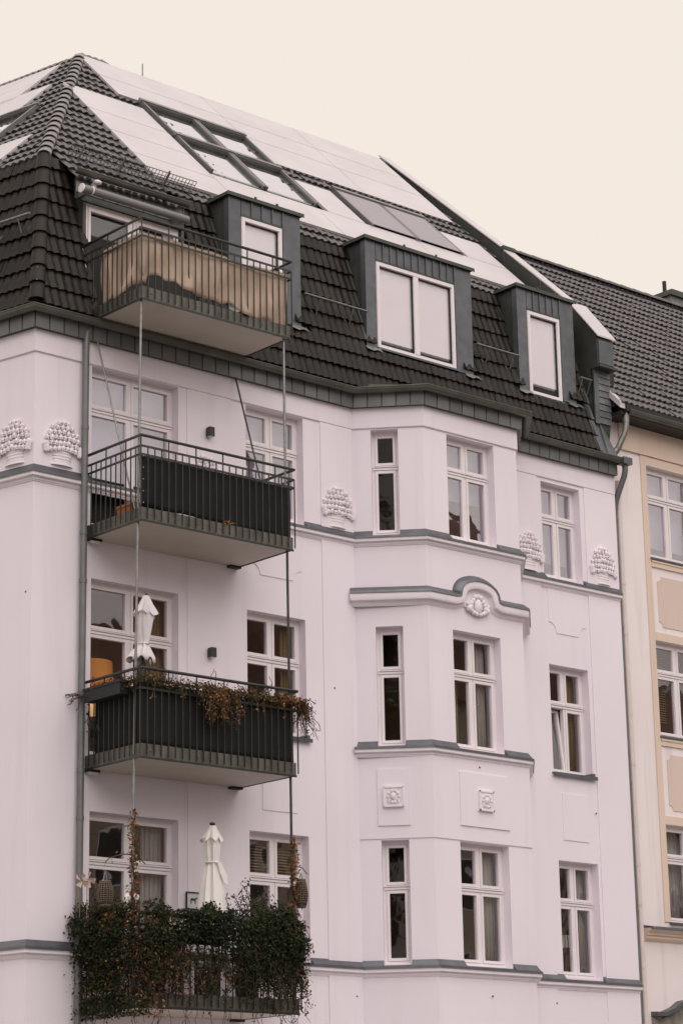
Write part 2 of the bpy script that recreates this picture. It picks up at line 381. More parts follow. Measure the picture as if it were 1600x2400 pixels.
# string courses: white moulding, zinc cover whose upstand is cut at the windows
def string_course(pts, zt, segs, name='string_course', ext=0.0):
    s = MB(); z = zt
    s.extrude(path(pts), [(0, z - .115), (0.078, z - .115), (0.088, z - .125), (0.088, z - .19), (0.08, z - .198), (0.036, z - .198), (0.034, z - .24), (0.02, z - .248), (0.016, z - .262), (0.0, z - .268)])
    o = s.build(name, M['trim'], house)
    c = MB(); c.extrude(path(pts), [(-0.01, z - .085), (0.06, z - .098), (0.105, z - .105), (0.108, z - .14), (0.10, z - .14), (0.098, z - .116), (0.0, z - .112)])
    for fr, u0, u1, holes, a0, a1 in segs:
        for p, q, win in sub_intervals(u0, u1, holes):
            if win: c.fbox(fr, p, q, -0.2, 0.02, z - .095, z - .082)
            else:
                m0 = a0 if p == u0 else 0; m1 = a1 if q == u1 else 0
                vs = [fr(p, 0.0, z - .1), fr(q, 0.0, z - .1), fr(q, 0.0, z), fr(p, 0.0, z), fr(p - m0 * .085, 0.085, z - .1), fr(q + m1 * .085, 0.085, z - .1), fr(q + m1 * .006, 0.006, z), fr(p - m0 * .006, 0.006, z)]
                c.add(vs, [(4, 5, 6, 7), (0, 4, 7, 3), (1, 2, 6, 5), (2, 3, 7, 6)])
    c.build('string_cover', M['zinc'], o)
    return o
tq = math.tan(R(21)); 
string_course(FULL, 12.30, [(F_side, SIDE - 6, SIDE, [], 0, .8), (F_main, CX, 26.04, [(20.735, 22.4), (23.765, 24.975)], .8, -tq), (F_chl, 0, LCH, [(.325, .78)], -tq, tq),
    (F_bay, 26.858, 29.06, [(27.40, 28.507)], tq, tq), (F_main, 29.878, XR, [(30.56, 31.56)], -tq, 0)])
string_course([cl0 + Vector((-.06, 0)), cl1, cr0, cr1 + Vector((.06, 0))], 8.775, [(F_chl, 0, LCH, [(.335, .785)], 0, tq), (F_bay, 26.858, 29.06, [(27.41, 28.51)], tq, tq)])
string_course(FULL, 5.275, [(F_side, SIDE - 6, SIDE, [], 0, .8), (F_main, CX, 26.04, [(20.765, 22.4), (23.775, 24.975)], .8, -tq), (F_chl, 0, LCH, [(.35, .793)], -tq, tq),
    (F_bay, 26.858, 29.06, [(27.425, 28.525)], tq, tq), (F_main, 29.878, XR, [(30.617, 31.597)], -tq, 0)])
# separate zinc sills of the second floor main wall
for (u0, u1, z) in ((23.72, 25.03, 8.705), (30.545, 31.63, 8.735)):
    s = MB(); s.fbox(F_main, u0, u1, -0.2, 0.07, z - .02, z); s.fbox(F_main, u0, u1, 0.055, 0.07, z - .06, z - .02)
    s.fbox(F_main, u1 - .09, u1 - .02, -0.18, 0.03, z, z + .06); s.build('window_sill', M['zinc'], house)

# the bay cornice with its round arch
def bay_cornice():
    z = 11.255
    prof = [(0, 0.03), (0.10, 0.0), (0.118, -0.03), (0.118, -0.155), (0.112, -0.165), (0.05, -0.17), (0.038, -0.21), (0.0, -0.25)]
    cov = [(-0.005, 0.072), (0.022, 0.072), (0.128, -0.012), (0.136, -0.045), (0.128, -0.047), (0.12, -0.02), (0.0, 0.04)]
    # centreline in (u) along bay with arch offsets
    ax, ar = 27.965, 0.36
    def sweep(prof):
        m = MB(); rg = []
        ends = path([cl0 + Vector((-.09, 0)), cl1, cr0, cr1 + Vector((.09, 0))])
        def ring(p, o, dz=0, nrm=None):
            if nrm is None: return [(p[0] + o[0] * q[0], p[1] + o[1] * q[0], z + q[1] + dz) for q in prof]
            return [(p[0] + nrm[0] * q[1], p[1] - q[0], p[2] + nrm[1] * q[1]) for q in prof]
        rg.append(ring(*ends[0])); rg.append(ring(*ends[1]))
        x0, x1 = ax - .57, ax + .57
        rg.append(ring((x0, YB), (0, -1)))
        # concave start, arch, concave end
        rise = .315
        n = 28; pts = []
        for k in range(n + 1):
            t = k / n; a = math.pi * (1 - t)
            pts.append((ax + .47 * math.cos(a), z + .01 + rise * (math.sin(a) ** 0.8)))
        allp = [(x0 + .03, z)] + pts + [(x1 - .03, z)]
        for i, p in enumerate(allp):
            q0 = allp[max(0, i - 1)]; q1 = allp[min(len(allp) - 1, i + 1)]
            d = Vector((q1[0] - q0[0], q1[1] - q0[1])).normalized(); nr = (-d.y, d.x)
            rg.append(ring((p[0], YB, p[1]), None, 0, nr))
        rg.append(ring((x1, YB), (0, -1))); rg.append(ring(*ends[2])); rg.append(ring(*ends[3]))
        nn = len(prof); vs = [q for r_ in rg for q in r_]; fs = []
        for i in range(len(rg) - 1):
            for k in range(nn - 1): fs.append((i * nn + k, (i + 1) * nn + k, (i + 1) * nn + k + 1, i * nn + k + 1))
        fs += [tuple(range(nn)), tuple(range((len(rg) - 1) * nn, len(rg) * nn))[::-1]]
        m.add(vs, fs); return m
    o = sweep(prof).build('bay_cornice', M['trim'], house, 40)
    sweep(cov).build('cornice_cover', M['zinc'], o, 40)
    # tympanum field and cartouche
    t = MB(); pts = [F_bay(ax + .30 * math.cos(math.pi * k / 16), 0.03, z - .17 + .38 * math.sin(math.pi * k / 16)) for k in range(17)]
    t.prism(pts, (0, .025, 0)); t.build('tympanum', M['stucco'], o)
    c = MB(); zc = 11.10
    for k in range(9):
        a = math.pi * (k / 8)
        c.blob(F_bay(ax + .17 * math.cos(a), 0.05, zc + .16 * math.sin(a) + (.03 if 2 < k < 6 else 0)), .052, 7, 5, (1, .8, 1))
    for k in range(8):
        a = math.pi + math.pi * (k + .5) / 8
        c.blob(F_bay(ax + .19 * math.cos(a), 0.05, zc + .11 * math.sin(a)), .045, 7, 5, (1.1, .8, .9))
    c.blob(F_bay(ax, 0.04, zc + .02), .13, 10, 7, (.72, .5, 1.1))
    for sx in (-1, 1): c.blob(F_bay(ax + sx * .21, .05, zc - .03), .06, 8, 5, (1, .8, 1)); c.blob(F_bay(ax + sx * .235, .05, zc + .04), .035, 7, 5)
    c.build('cartouche', M['trim'], o, 60)
bay_cornice()

# flower basket reliefs
def basket(fr, u, z, k=1.0):
    b = MB(); rng = random.Random(int(u * 100) + int(z))
    rows = [(v, .335 * (1 - v ** 2.6) ** .5, n) for v, n in ((0.0, 9), (.2, 9), (.42, 8), (.62, 7), (.8, 5), (.95, 3))]
    for i, (v, hw, n) in enumerate(rows):
        for j in range(n):
            uu = u + (-hw + 2 * hw * (j + .5 + .25 * (i % 2 - .5)) / n) * k; r = .040 * k * rng.uniform(.75, 1.15)
            e = (uu - u) / (.36 * k)
            zz = z + (-.14 + .43 * v - .05 * e * e + rng.uniform(-.012, .012)) * k
            P = fr(uu, .012 + .042 * math.sqrt(max(0, 1 - e * e)) * (1 - .4 * v), zz)
            b.blob(P, r, 7, 5)
            for q in range(5):
                a = q * 1.257 + rng.uniform(0, .5); b.blob((P[0] + fr.t.x * .034 * math.cos(a) + fr.n.x * .012, P[1] + fr.t.y * .034 * math.cos(a) + fr.n.y * .012, P[2] + .034 * math.sin(a)), r * .42, 5, 3)
    for s in (-1, 1):
        for q in range(3): b.blob(fr(u + s * (.30 + .01 * q) * k, .045, z - .19 * k + .045 * q), .05 * k, 6, 4)
    o = b.build('flower_basket', M['trim'], house, 50)
    c = MB(); pr = [(-.24, .17), (-.28, .205), (-.292, .185), (-.325, .197), (-.337, .175), (-.37, .187), (-.382, .165), (-.415, .177), (-.427, .155), (-.46, .165), (-.475, .15), (-.485, .15), (-.49, .20), (-.515, .205), (-.52, .15)]
    rg = []
    for dz, hw in pr:
        rg.append([fr(u + hw * k * math.cos(math.pi * q / 10), .05 * hw / .16 * math.sin(math.pi * q / 10) - .005, z + (dz + .12) * k) for q in range(11)])
    c.rings(rg); c.build('basket_weave', M['trim'], o, 25)
basket(F_main, 20.19, 12.745); basket(F_side, SIDE - .38, 12.745); basket(F_main, 22.93, 12.72); basket(F_main, 25.69, 12.70); basket(F_main, 30.17, 12.68); basket(F_main, 32.08, 12.70)

# square plaques and framed fields under the bay windows
def plaque(fr0, u, z, s=.165, o0=.0):
    fr = Fr(fr0.p + fr0.n * o0, fr0.t, fr0.n)
    b = MB(); b.fbox(fr, u - s, u + s, 0.0, .035, z - s, z + s)
    o = b.build('plaque', M['trim'], house)
    r = MB()
    for a, c_ in ((-1, 0), (1, 0), (0, -1), (0, 1)):
        u0, u1 = (u + a * (s - .012) - .012, u + a * (s - .012) + .012) if a else (u - s, u + s)
        z0, z1 = (z + c_ * (s - .012) - .012, z + c_ * (s - .012) + .012) if c_ else (z - s, z + s)
        r.fbox(fr, u0, u1, .035, .05, z0, z1)
    r.build('plaque_rim', M['trim'], o)
    f = MB()
    for k in range(10):
        a = 2 * math.pi * k / 10; f.blob(fr(u + .088 * math.cos(a), .045, z + .095 * math.sin(a)), .026, 6, 4)
    f.blob(fr(u, .04, z + .01), .06, 8, 5, (1, .6, 1))
    for k in range(4): f.blob(fr(u + .05 * (k - 1.5), .045, z - .085), .02, 6, 4)
    f.build('plaque_rosette', M['trim'], o, 50)
plaque(F_chl, .567, 7.858, o0=.038); plaque(F_bay, 27.985, 7.865, o0=.038)
def field(fr, u0, u1, z0, z1, cut=None, h=.012):
    pts = [(u0, z0), (u1, z0), (u1, z1), (u0, z1)]
    if cut:
        pts = []
        for (cx, cz, a0) in ((u0, z0, 90), (u1, z0, 180)):
            for k in range(7):
                a = R(a0 - 90 * k / 6) if cx == u0 else R(180 - 90 * k / 6)
                pts.append((cx + cut * math.cos(a), cz + cut * math.sin(a)))
        pts += [(u1, z1), (u0, z1)]
    b = MB(); n = fr.n
    b.prism([fr(p[0], 0, p[1]) for p in pts], (n.x * h, n.y * h, 0)); b.build('relief_field', M['stucco'], house)
field(F_chl, .31, .833, 7.40, 8.308, h=.038); field(F_bay, 27.43, 28.545, 7.434, 8.31, h=.038)
field(F_main, 30.615, 31.56, 11.235, 12.03, .19); field(F_main, 23.85, 24.90, 11.26, 12.03, .18)
field(F_main, 24.04, 24.75, 7.50, 8.38); field(F_main, 30.765, 31.405, 7.57, 8.385)

# ------------------------------------------------------------------ windows
def window(parent, fr, u0, u1, z0, z1, zt=None, cols=2, glassm='glass', dep=.165, blind_or_sky_sheet=None, low='blind', room=True, tilt=False, sill=True, head=0.055, name='window'):
    a, b = -dep - .07, -dep
    f = MB(); J = .05
    f.fbox(fr, u0, u0 + J, a, b, z0, z1); f.fbox(fr, u1 - J, u1, a, b, z0, z1)
    f.fbox(fr, u0 + J, u1 - J, a, b, z1 - head, z1); f.fbox(fr, u0 + J, u1 - J, a, b, z0, z0 + .06)
    um = (u0 + u1) / 2
    if zt:
        f.fbox(fr, u0 + J, u1 - J, a, b, zt - .04, zt + .04); f.fbox(fr, u0 + .02, u1 - .02, b, b + .022, zt - .032, zt + .002); f.fbox(fr, u0 + .02, u1 - .02, b, b + .035, zt + .012, zt + .03)
    if cols == 2:
        for (p, q) in ([(z0 + .06, zt - .04), (zt + .04, z1 - head)] if zt else [(z0 + .06, z1 - head)]):
            f.fbox(fr, um - .025, um + .025, a, b + .006, p, q)
    o = f.build(name, M['white'], parent)
    if sill:
        s = MB(); s.fbox(fr, u0 + .01, u1 - .01, b, b + .05, z0 - .002, z0 + .028); s.build('sill', M['white'], o)
    xs = [(u0 + J, um - .025), (um + .025, u1 - J)] if cols == 2 else [(u0 + J, u1 - J)]
    zs = [(z0 + .06, zt - .04), (zt + .04, z1 - head)] if zt else [(z0 + .06, z1 - head)]
    for iz, (p, q) in enumerate(zs):
        for ix, (c, d) in enumerate(xs):
            fx = fr
            if tilt and iz == 0 and ix == 0:
                def fx(u, oo, z, fr=fr, p=p, b=b): 
                    t = R(6.5); dz = z - p; do = oo - b
                    return fr(u, b + do * math.cos(t) - dz * math.sin(t), p + dz * math.cos(t) + do * math.sin(t))
            r = MB(); S = .05; g0 = .004
            r.fbox(fx, c + g0, c + S, a + .01, b + .012, p + g0, q - g0); r.fbox(fx, d - S, d - g0, a + .01, b + .012, p + g0, q - g0)
            r.fbox(fx, c + S, d - S, a + .01, b + .012, p + g0, p + S); r.fbox(fx, c + S, d - S, a + .01, b + .012, q - S, q - g0)
            r.build('sash', M['white'], o)
            gl = MB(); gl.fbox(fx, c + S, d - S, b - .03, b - .024, p + S, q - S); gl.build('pane', M[glassm], o)
    if blind_or_sky_sheet:
        mt, zb = blind_or_sky_sheet
        s = MB(); s.fbox(fr, u0 + .03, u1 - .02, a - .15, a - .145, zb if zb else z0 + .05, z1 + .02); s.build('blind', M[mt], o)  # pale sheet behind the glass carries the panes' sky reflection
    if room:
        s = MB(); P = fr; q0, q1, y0, y1 = u0 - .25, u1 + .25, z0 - .3, z1 + .12; d0, d1 = a - .02, a - 2.2
        pts = lambda o_: [P(q0, o_, y0), P(q1, o_, y0), P(q1, o_, y1), P(q0, o_, y1)]
        A, B = pts(d0), pts(d1); s.add(A + B, [(4, 5, 6, 7), (0, 1, 5, 4), (1, 2, 6, 5), (2, 3, 7, 6), (3, 0, 4, 7)])
        # ring closing the gap between reveal and room
        C_ = [P(u0, d0, z0), P(u1, d0, z0), P(u1, d0, z1), P(u0, d0, z1)]
        s.add(A + C_, [(0, 1, 5, 4), (1, 2, 6, 5), (2, 3, 7, 6), (3, 0, 4, 7)])
        s.build('room', M['room'], o)
    return o

def curtain(fr, u0, u1, z0, z1, o0, m, label, folds=5, amp=.03):
    s = MB(); n = folds * 8
    for k in range(n):
        a = u0 + (u1 - u0) * k / n; b = u0 + (u1 - u0) * (k + 1) / n
        f = lambda t: o0 + amp * math.sin(2 * math.pi * folds * t) + .4 * amp * math.sin(5.1 * folds * t)
        qa, qb = f(k / n), f((k + 1) / n)
        s.quad(fr(a, qa, z0), fr(b, qb, z0), fr(b, qb, z1), fr(a, qa, z1))
    o = s.build('curtain', M[m], None, 80); sol = o.modifiers.new('thick', 'SOLIDIFY'); sol.thickness = .004
    return tag(o, label, 'curtain')

h = main_holes
window(house, F_main, *h[0], zt=13.42, glassm='coated', blind_or_sky_sheet=('sheer', 12.42))
for (u0, u1) in ((20.838, 21.49), (21.645, 22.298)):  # black panels stand in for the balcony screen mirrored in the lower panes
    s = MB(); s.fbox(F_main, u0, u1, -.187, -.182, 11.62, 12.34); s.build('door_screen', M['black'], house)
window(house, F_main, *h[1], zt=13.44, glassm='coated', blind_or_sky_sheet=('sheer', 12.35))
window(house, F_main, *h[2], zt=9.93)
window(house, F_main, *h[3], zt=9.925)
window(house, F_main, *h[4], zt=6.47)
wb = window(house, F_main, *h[5], zt=6.45)
h = bay_holes
window(house, F_bay, *h[0], zt=13.45, glassm='coated', blind_or_sky_sheet=('sheer', 13.03))
window(house, F_bay, *h[1], zt=9.96); window(house, F_bay, *h[2], zt=6.44)
h = ch_holes
for q, zt in zip(h, (13.42, 9.94, 6.43)): window(house, F_chl, *q, zt=zt, cols=1, glassm='plainglass')
h = rt_holes
window(house, F_main, *h[0], zt=13.37, glassm='coated', blind_or_sky_sheet=('sheer', 12.62))
window(house, F_main, *h[1], zt=9.96, tilt=True); window(house, F_main, *h[2], zt=6.50)

def slats(fr, u0, u1, z0, z1, o0, parent, m='slatblind', pitch=.045):
    s = MB(); n = int((z1 - z0) / pitch)
    for k in range(n):
        z = z0 + k * pitch; s.add([fr(u0, o0, z), fr(u1, o0, z), fr(u1, o0 - .03, z + .022), fr(u0, o0 - .03, z + .022)], [(0, 1, 2, 3)])
    o = s.build('slat_blind', M[m], parent); return o
slats(F_main, 23.83, 24.92, 6.52, 7.08, -.32, wb)
curtain(F_bay, 27.47, 27.86, 8.76, 9.9, -.40, 'drape', 'olive drape behind the left lower pane of the bay window below the round arch', 2)
curtain(F_bay, 28.12, 28.42, 8.76, 10.6, -.34, 'curtain', 'pale curtain on the right side of the bay window below the round arch', 3)
curtain(F_bay, 28.10, 28.46, 5.28, 7.1, -.34, 'curtain', 'pale curtain on the right side of the lowest bay window', 4)
curtain(F_bay, 27.46, 27.62, 5.28, 7.1, -.36, 'drape', 'narrow olive drape at the left edge of the lowest bay window', 1)
curtain(F_main, 31.36, 31.54, 5.28, 7.15, -.34, 'curtain', 'pale curtain at the right edge of the window with the striped lamp shade', 3)
curtain(F_main, 31.25, 31.52, 8.78, 10.6, -.36, 'drape', 'olive drape at the right of the window with the tilted sash', 3)
curtain(F_main, 21.95, 22.33, 4.6, 7.1, -.36, 'curtain', 'pale curtain in the door window of the ivy covered balcony', 4)
curtain(F_main, 22.05, 22.34, 8.05, 10.6, -.36, 'drape', 'olive drape in the window behind the closed grey parasol', 4)
curtain(F_main, 24.72, 24.92, 8.78, 10.6, -.36, 'drape', 'olive drape at the right of the window behind the dried creeper balcony', 3)

def lathe(mb, c, prof, n=16):
    mb.rings([[(c[0] + r * math.cos(2 * math.pi * k / n), c[1] + r * math.sin(2 * math.pi * k / n), c[2] + z) for k in range(n)] for r, z in prof])
# lit orange lamp, striped shade lamp
t = thing('floor_lamp', 'lit lamp with wide orange shade in the window above the dried creeper balcony', 'lamp', (21.25, 29.85, 8.0))
s = MB(); lathe(s, (21.27, 29.85, 9.22), [(.36, 0), (.34, .38)], 24); s.build('lamp_shade', M['lamp'], t, 60)
s = MB(); lathe(s, (21.27, 29.85, 8.0), [(.14, 0), (.14, .02), (.015, .04), (.015, 1.3)], 12); s.build('lamp_stand', M['brass'], t)
s = MB(); lathe(s, (21.16, 29.72, 8.75), [(.02, 0), (.2, .02), (.25, .12), (.2, .22), (.05, .25)], 20); tg = s.build('lamp_globe', M['lampglow'], t, 60)
t = thing('table_lamp', 'small table lamp with striped white shade in the lower right window', 'lamp', (31.20, 29.60, 5.3))
s = MB()
for k in range(16):
    a0, a1 = 2 * math.pi * k / 16, 2 * math.pi * (k + .62) / 16
    s.quad((31.2 + .15 * math.cos(a0), 29.6 + .15 * math.sin(a0), 5.78), (31.2 + .15 * math.cos(a1), 29.6 + .15 * math.sin(a1), 5.78), (31.2 + .11 * math.cos(a1), 29.6 + .11 * math.sin(a1), 6.0), (31.2 + .11 * math.cos(a0), 29.6 + .11 * math.sin(a0), 6.0))
s.build('shade_stripes', M['flower'], t)
s = MB(); lathe(s, (31.2, 29.6, 5.78), [(.145, 0), (.105, .22)], 16); s.build('lamp_shade', M['drape'], t, 60)
s = MB(); lathe(s, (31.2, 29.6, 5.3), [(.07, 0), (.07, .02), (.02, .05), (.05, .2), (.015, .4), (.015, .5)], 12); s.build('lamp_stand', M['brass'], t, 60)
t = thing('vase', 'yellowish vase behind the left pane of the lowest bay window', 'vase', (27.72, 28.75, 5.3))
s = MB(); lathe(s, (27.72, 28.75, 5.3), [(.06, 0), (.10, .12), (.10, .24), (.04, .36), (.05, .42), (.02, .5)], 14); s.build('vase_body', mat('yellow_glaze', (.5, .36, .12), .3), t, 60)
s = MB(); s.blob((27.70, 28.73, 5.83), .05); s.build('vase_flower', M['flower'], t, 60)
t = MB(); lathe(t, (30.72, 29.45, 5.35), [(.05, 0), (.09, .05), (.03, .2), (.10, .3), (.11, .4), (.05, .47)], 12)
tag(t.build('porcelain_figure', M['umbgrey'], None, 60), 'pale porcelain figure behind the left pane of the lower right window', 'figurine')
t = MB(); t.box(30.72, 30.9, 29.42, 29.55, 8.75, 9.05); tag(t.build('storage_tin', M['zinc']), 'pale tin standing inside the tilted sash on the window sill', 'tin')

for fr, u, z_ in ((F_main, 25.9, 4.72), (F_bay, 28.02, 4.74), (F_main, 30.4, 4.78), (F_main, 31.6, 8.1), (F_main, 25.55, 9.6), (F_bay, 27.9, 8.42), (F_side, SIDE - .12, 10.35)):
    s = MB(); s.blob(fr(u, .022 if fr is not F_side else 0, z_), .016, 6, 4); s.build('wall_anchor', M['fixture'], house)
# wall lamps
for zz, u in ((13.41, 22.97), (9.835, 22.985)):
    s = MB(); s.fbox(F_main, u - .048, u + .048, .045, .145, zz - .075, zz + .075)
    o = s.build('wall_lamp', M['fixture'], house)
    s = MB(); s.fbox(F_main, u - .035, u + .035, .022, .05, zz - .05, zz + .05); s.build('lamp_bracket', M['fixture'], o)
    s = MB(); s.fbox(F_main, u - .04, u + .04, .06, .135, zz - .082, zz - .074); s.build('lamp_lens', M['umbgrey'], o)

# ------------------------------------------------------------------ eaves: zinc fascia panels, gutter
eave = path(FULL)
def eave_pos(i, t): 
    (p0, o0), (p1, o1) = eave[i], eave[i + 1]
    return Vector(p0).lerp(Vector(p1), t), Vector(o0).lerp(Vector(o1), t)
s = MB(); s.extrude(eave, [(0.0, 14.43), (0.118, 14.43), (0.118, 14.78), (0, 14.78)]); fb = s.build('fascia', M['zincdark'], house)
for i in range(len(eave) - 1):
    L = (Vector(eave[i + 1][0]) - Vector(eave[i][0])).length; n = max(1, round(L / .265))
    for k in range(n):
        s = MB(); ga = .013 / L
        p, o = eave_pos(i, k / n + ga); q, r = eave_pos(i, (k + 1) / n - ga)
        A = lambda v, w, oo, z: (v[0] + w[0] * oo, v[1] + w[1] * oo, z)
        s.hexa([A(p, o, .119, 14.425), A(q, r, .119, 14.425), A(q, r, .105, 14.425), A(p, o, .105, 14.425), A(p, o, .135, 14.70), A(q, r, .135, 14.70), A(q, r, .105, 14.70), A(p, o, .105, 14.70)])
        s.build('fascia_panel', M['fpanel'], fb)
def gutter(parent, pth, oc, z, r, th=.006):
    prof = [(oc + r * math.cos(R(180 + 180 * k / 10)), z + r * math.sin(R(180 + 180 * k / 10))) for k in range(11)]
    prof += [(oc + r + .012, z + .004), (oc + r + .012, z + .018), (oc + r - .004, z + .018)]
    prof += [(oc + (r - th) * math.cos(R(360 - 180 * k / 10)), z + (r - th) * math.sin(R(360 - 180 * k / 10))) for k in range(11)]
    s = MB(); s.extrude(pth, prof); o = s.build('gutter', M['gutter'], parent, 40)
    for i in range(len(pth) - 1):
        a, b = Vector(pth[i][0]), Vector(pth[i + 1][0]); L = (b - a).length; n = int(L / .85)
        for k in range(n):
            t = (k + .6) / n
            p = a.lerp(b, t); w = Vector(pth[i][1]).lerp(Vector(pth[i + 1][1]), t); d = (b - a).normalized() * .012
            m = MB(); rr = r + .004
            m.rings([[(p.x + sg * d.x + w.x * (oc + rr * math.cos(R(180 + 180 * q / 8))), p.y + sg * d.y + w.y * (oc + rr * math.cos(R(180 + 180 * q / 8))), z + rr * math.sin(R(180 + 180 * q / 8))) for q in range(9)] for sg in (-1, 1)], False)
            m.build('gutter_strap', M['gutter'], o, 50)
    return o
gut = gutter(house, eave, .225, 14.705, .075)
# bay roof behind the gutter, zinc
s = MB(); s.add([(cl0.x, cl0.y - .1, 14.74), (cl1.x - .1, cl1.y - .16, 14.73), (cr0.x + .1, cr0.y - .16, 14.73), (cr1.x, cr1.y - .1, 14.74), (cr1.x, 29.3, 14.95), (cl0.x, 29.3, 14.95)], [(0, 1, 2, 3, 4, 5)])
s.build('bay_roof', M['zincdark'], house)
# downpipes
def pipe(parent, pts, r, m, name='downpipe', collars=()):
    s = MB(); s.tube(pts, r, 14); o = s.build(name, M[m], parent, 50)
    for zc in collars:
        for a, b in zip(pts[:-1], pts[1:]):
            if min(a[2], b[2]) <= zc <= max(a[2], b[2]) and abs(a[2] - b[2]) > .01:
                t = (zc - a[2]) / (b[2] - a[2]); x, y = a[0] + (b[0] - a[0]) * t, a[1] + (b[1] - a[1]) * t
                s = MB(); s.tube([(x, y, zc - .03), (x, y, zc + .03)], r + .007, 14); s.build('pipe_collar', M[m], o, 50)
                break
    return o
pipe(house, [(20.60, 29.03, 14.60), (20.56, 29.02, 14.54), (20.55, 29.02, 14.3), (20.505, 29.02, 0.0)], .052, 'pipe', collars=(13.0, 11.35, 10.6, 7.75, 7.05, 4.0))
pipe(house, [(32.60, 28.90, 14.70), (32.60, 28.90, 14.52), (32.60, 28.93, 14.42), (32.585, 29.14, 14.02), (32.58, 29.2, 13.8), (32.58, 29.2, 13.6), (32.61, 29.2, 0.0)], .055, 'pipe', collars=(13.62, 11.6, 8.75, 6.45))
s = MB(); s.box(32.47, 32.70, 28.80, 28.98, 14.62, 14.75); s.build('gutter_outlet', M['zinc'], house)

# ------------------------------------------------------------------ roof
h0 = Vector((20.2, 29.72, 17.6)); h1 = Vector((24.25, 34.55, 22.43)); c0 = Vector((19.58, 28.95, 14.77))
E3 = Vector((E2.x, E2.y, 0)); X3 = Vector((1, 0, 0))
nu = Vector((0, -1, 1)).normalized(); upU = Vector((0, 1, 1)).normalized()
nl = (h1 - h0).cross(E3).normalized(); nl = nl if nl.z > 0 else -nl
upL = nl.cross(E3).normalized(); upL = upL if upL.z > 0 else -upL
upS = Vector((0, h0.y - c0.y, h0.z - c0.z)).normalized(); nS = X3.cross(upS).normalized(); nS = nS if nS.y < 0 else -nS
nLS = (h0 - c0).cross(E3).normalized(); nLS = nLS if nLS.x < 0 else -nLS
upLS = nLS.cross(E3).normalized(); upLS = upLS if upLS.z > 0 else -upLS
XE = 32.05
def onplane(p, n, d, q): return q + d * ((p - q).dot(n) / d.dot(n))
s = MB()
s.add([c0, (XE, c0.y, c0.z), (XE, h0.y, h0.z), h0], [(0, 1, 2, 3)])
s.add([h0, (XE, h0.y, h0.z), (XE, h1.y, h1.z), h1], [(0, 1, 2, 3)])
bk = 11.0
s.add([c0, h0, h0 + E3 * bk, c0 + E3 * bk], [(0, 1, 2, 3)])
s.add([h0, h1, h1 + E3 * (bk - 2), h0 + E3 * bk], [(0, 1, 2, 3)])
s.add([h1, (XE, h1.y, h1.z), (XE, 41.0, 15.0), h1 + E3 * (bk - 2)], [(0, 1, 2, 3)])
s.add([c0, (XE, c0.y, c0.z), (XE, 41.0, 14.7), c0 + E3 * bk], [(0, 1, 2, 3)])
roof = s.build('mansard_roof', M['under'], house)

def tile_mesh(name, w, L, m, amp=.028, ov=.05, lip=.045):
    vs = []; fs = []; nx = 12
    xs = [-w / 2 + (w + .012) * i / nx for i in range(nx + 1)]
    prof = [amp * (abs(math.cos(2 * math.pi * (x / w))) ** 1.5) for x in xs]
    for y, lift in ((0.0, lip), (L + ov, .0)):
        for x, p in zip(xs, prof): vs.append((x, y, p + lift))
    n = nx + 1
    for x, p in zip(xs, prof): vs.append((x, 0.0, p + lip - .03))
    for i in range(nx):
        fs.append((i, i + 1, n + i + 1, n + i)); fs.append((2 * n + i, 2 * n + i + 1, i + 1, i))
    me = bpy.data.meshes.new(name); me.from_pydata(vs, [], fs)
    me.polygons.foreach_set('use_smooth', [True] * len(fs)); me.set_sharp_from_angle(angle=R(50)); me.materials.append(m)
    return me

def tiles(parent, tm, O, xd, up, n, cols, rows, w, L, clips=(), skip=None, budget=0, stuff=None, m=None, name='roof_tile', order=None, off=.012, extra=None):
    """single tiles as parts up to the budget, the rest collected into stuff (a list of meshes' data)"""
    made = 0; V = [tuple(v.co) for v in tm.vertices]; Fc = [tuple(p.vertices) for p in tm.polygons]
    cells = [(c, r) for r in range(*rows) for c in range(*cols)]
    if order: cells.sort(key=order)
    for c, r in cells:
        P = O + xd * ((c + .5) * w) + up * (r * L) + n * off
        jr = random.Random(c * 131 + r * 17)
        mw = Matrix((xd, up, n)).transposed().to_4x4(); mw.translation = P + n * jr.uniform(-.005, .007)
        mw = mw @ Matrix.Rotation(jr.uniform(-.014, .014), 4, 'Z')
        cor = [P - xd * w / 2, P + xd * w / 2, P - xd * w / 2 + up * L, P + xd * w / 2 + up * L]
        if skip and skip(cor): continue
        clips_ = list(clips) + (extra(cor) if extra else [])
        ins = [[(q - cp).dot(cn) <= 0 for q in cor] for cp, cn in clips_]
        if any(not any(a) for a in ins): continue
        if all(all(a) for a in ins) if ins else True:
            if made < budget: link(name, tm, parent, mw); made += 1
            else: stuff.add([mw @ Vector(v) for v in V], Fc)
        else:
            bm = bmesh.new(); bm.from_mesh(tm); bmesh.ops.transform(bm, matrix=mw, verts=bm.verts)
            for cp, cn in clips_:
                bmesh.ops.bisect_plane(bm, geom=bm.verts[:] + bm.edges[:] + bm.faces[:], plane_co=cp, plane_no=cn, clear_outer=True)
            if bm.faces:
                if made < budget:
                    me = bpy.data.meshes.new(name); bm.to_mesh(me); me.materials.append(m); link(name, me, parent); made += 1
                else:
                    bm.verts.index_update(); stuff.add([v.co.copy() for v in bm.verts], [tuple(v.index for v in f.verts) for f in bm.faces])
            bm.free()
    return made

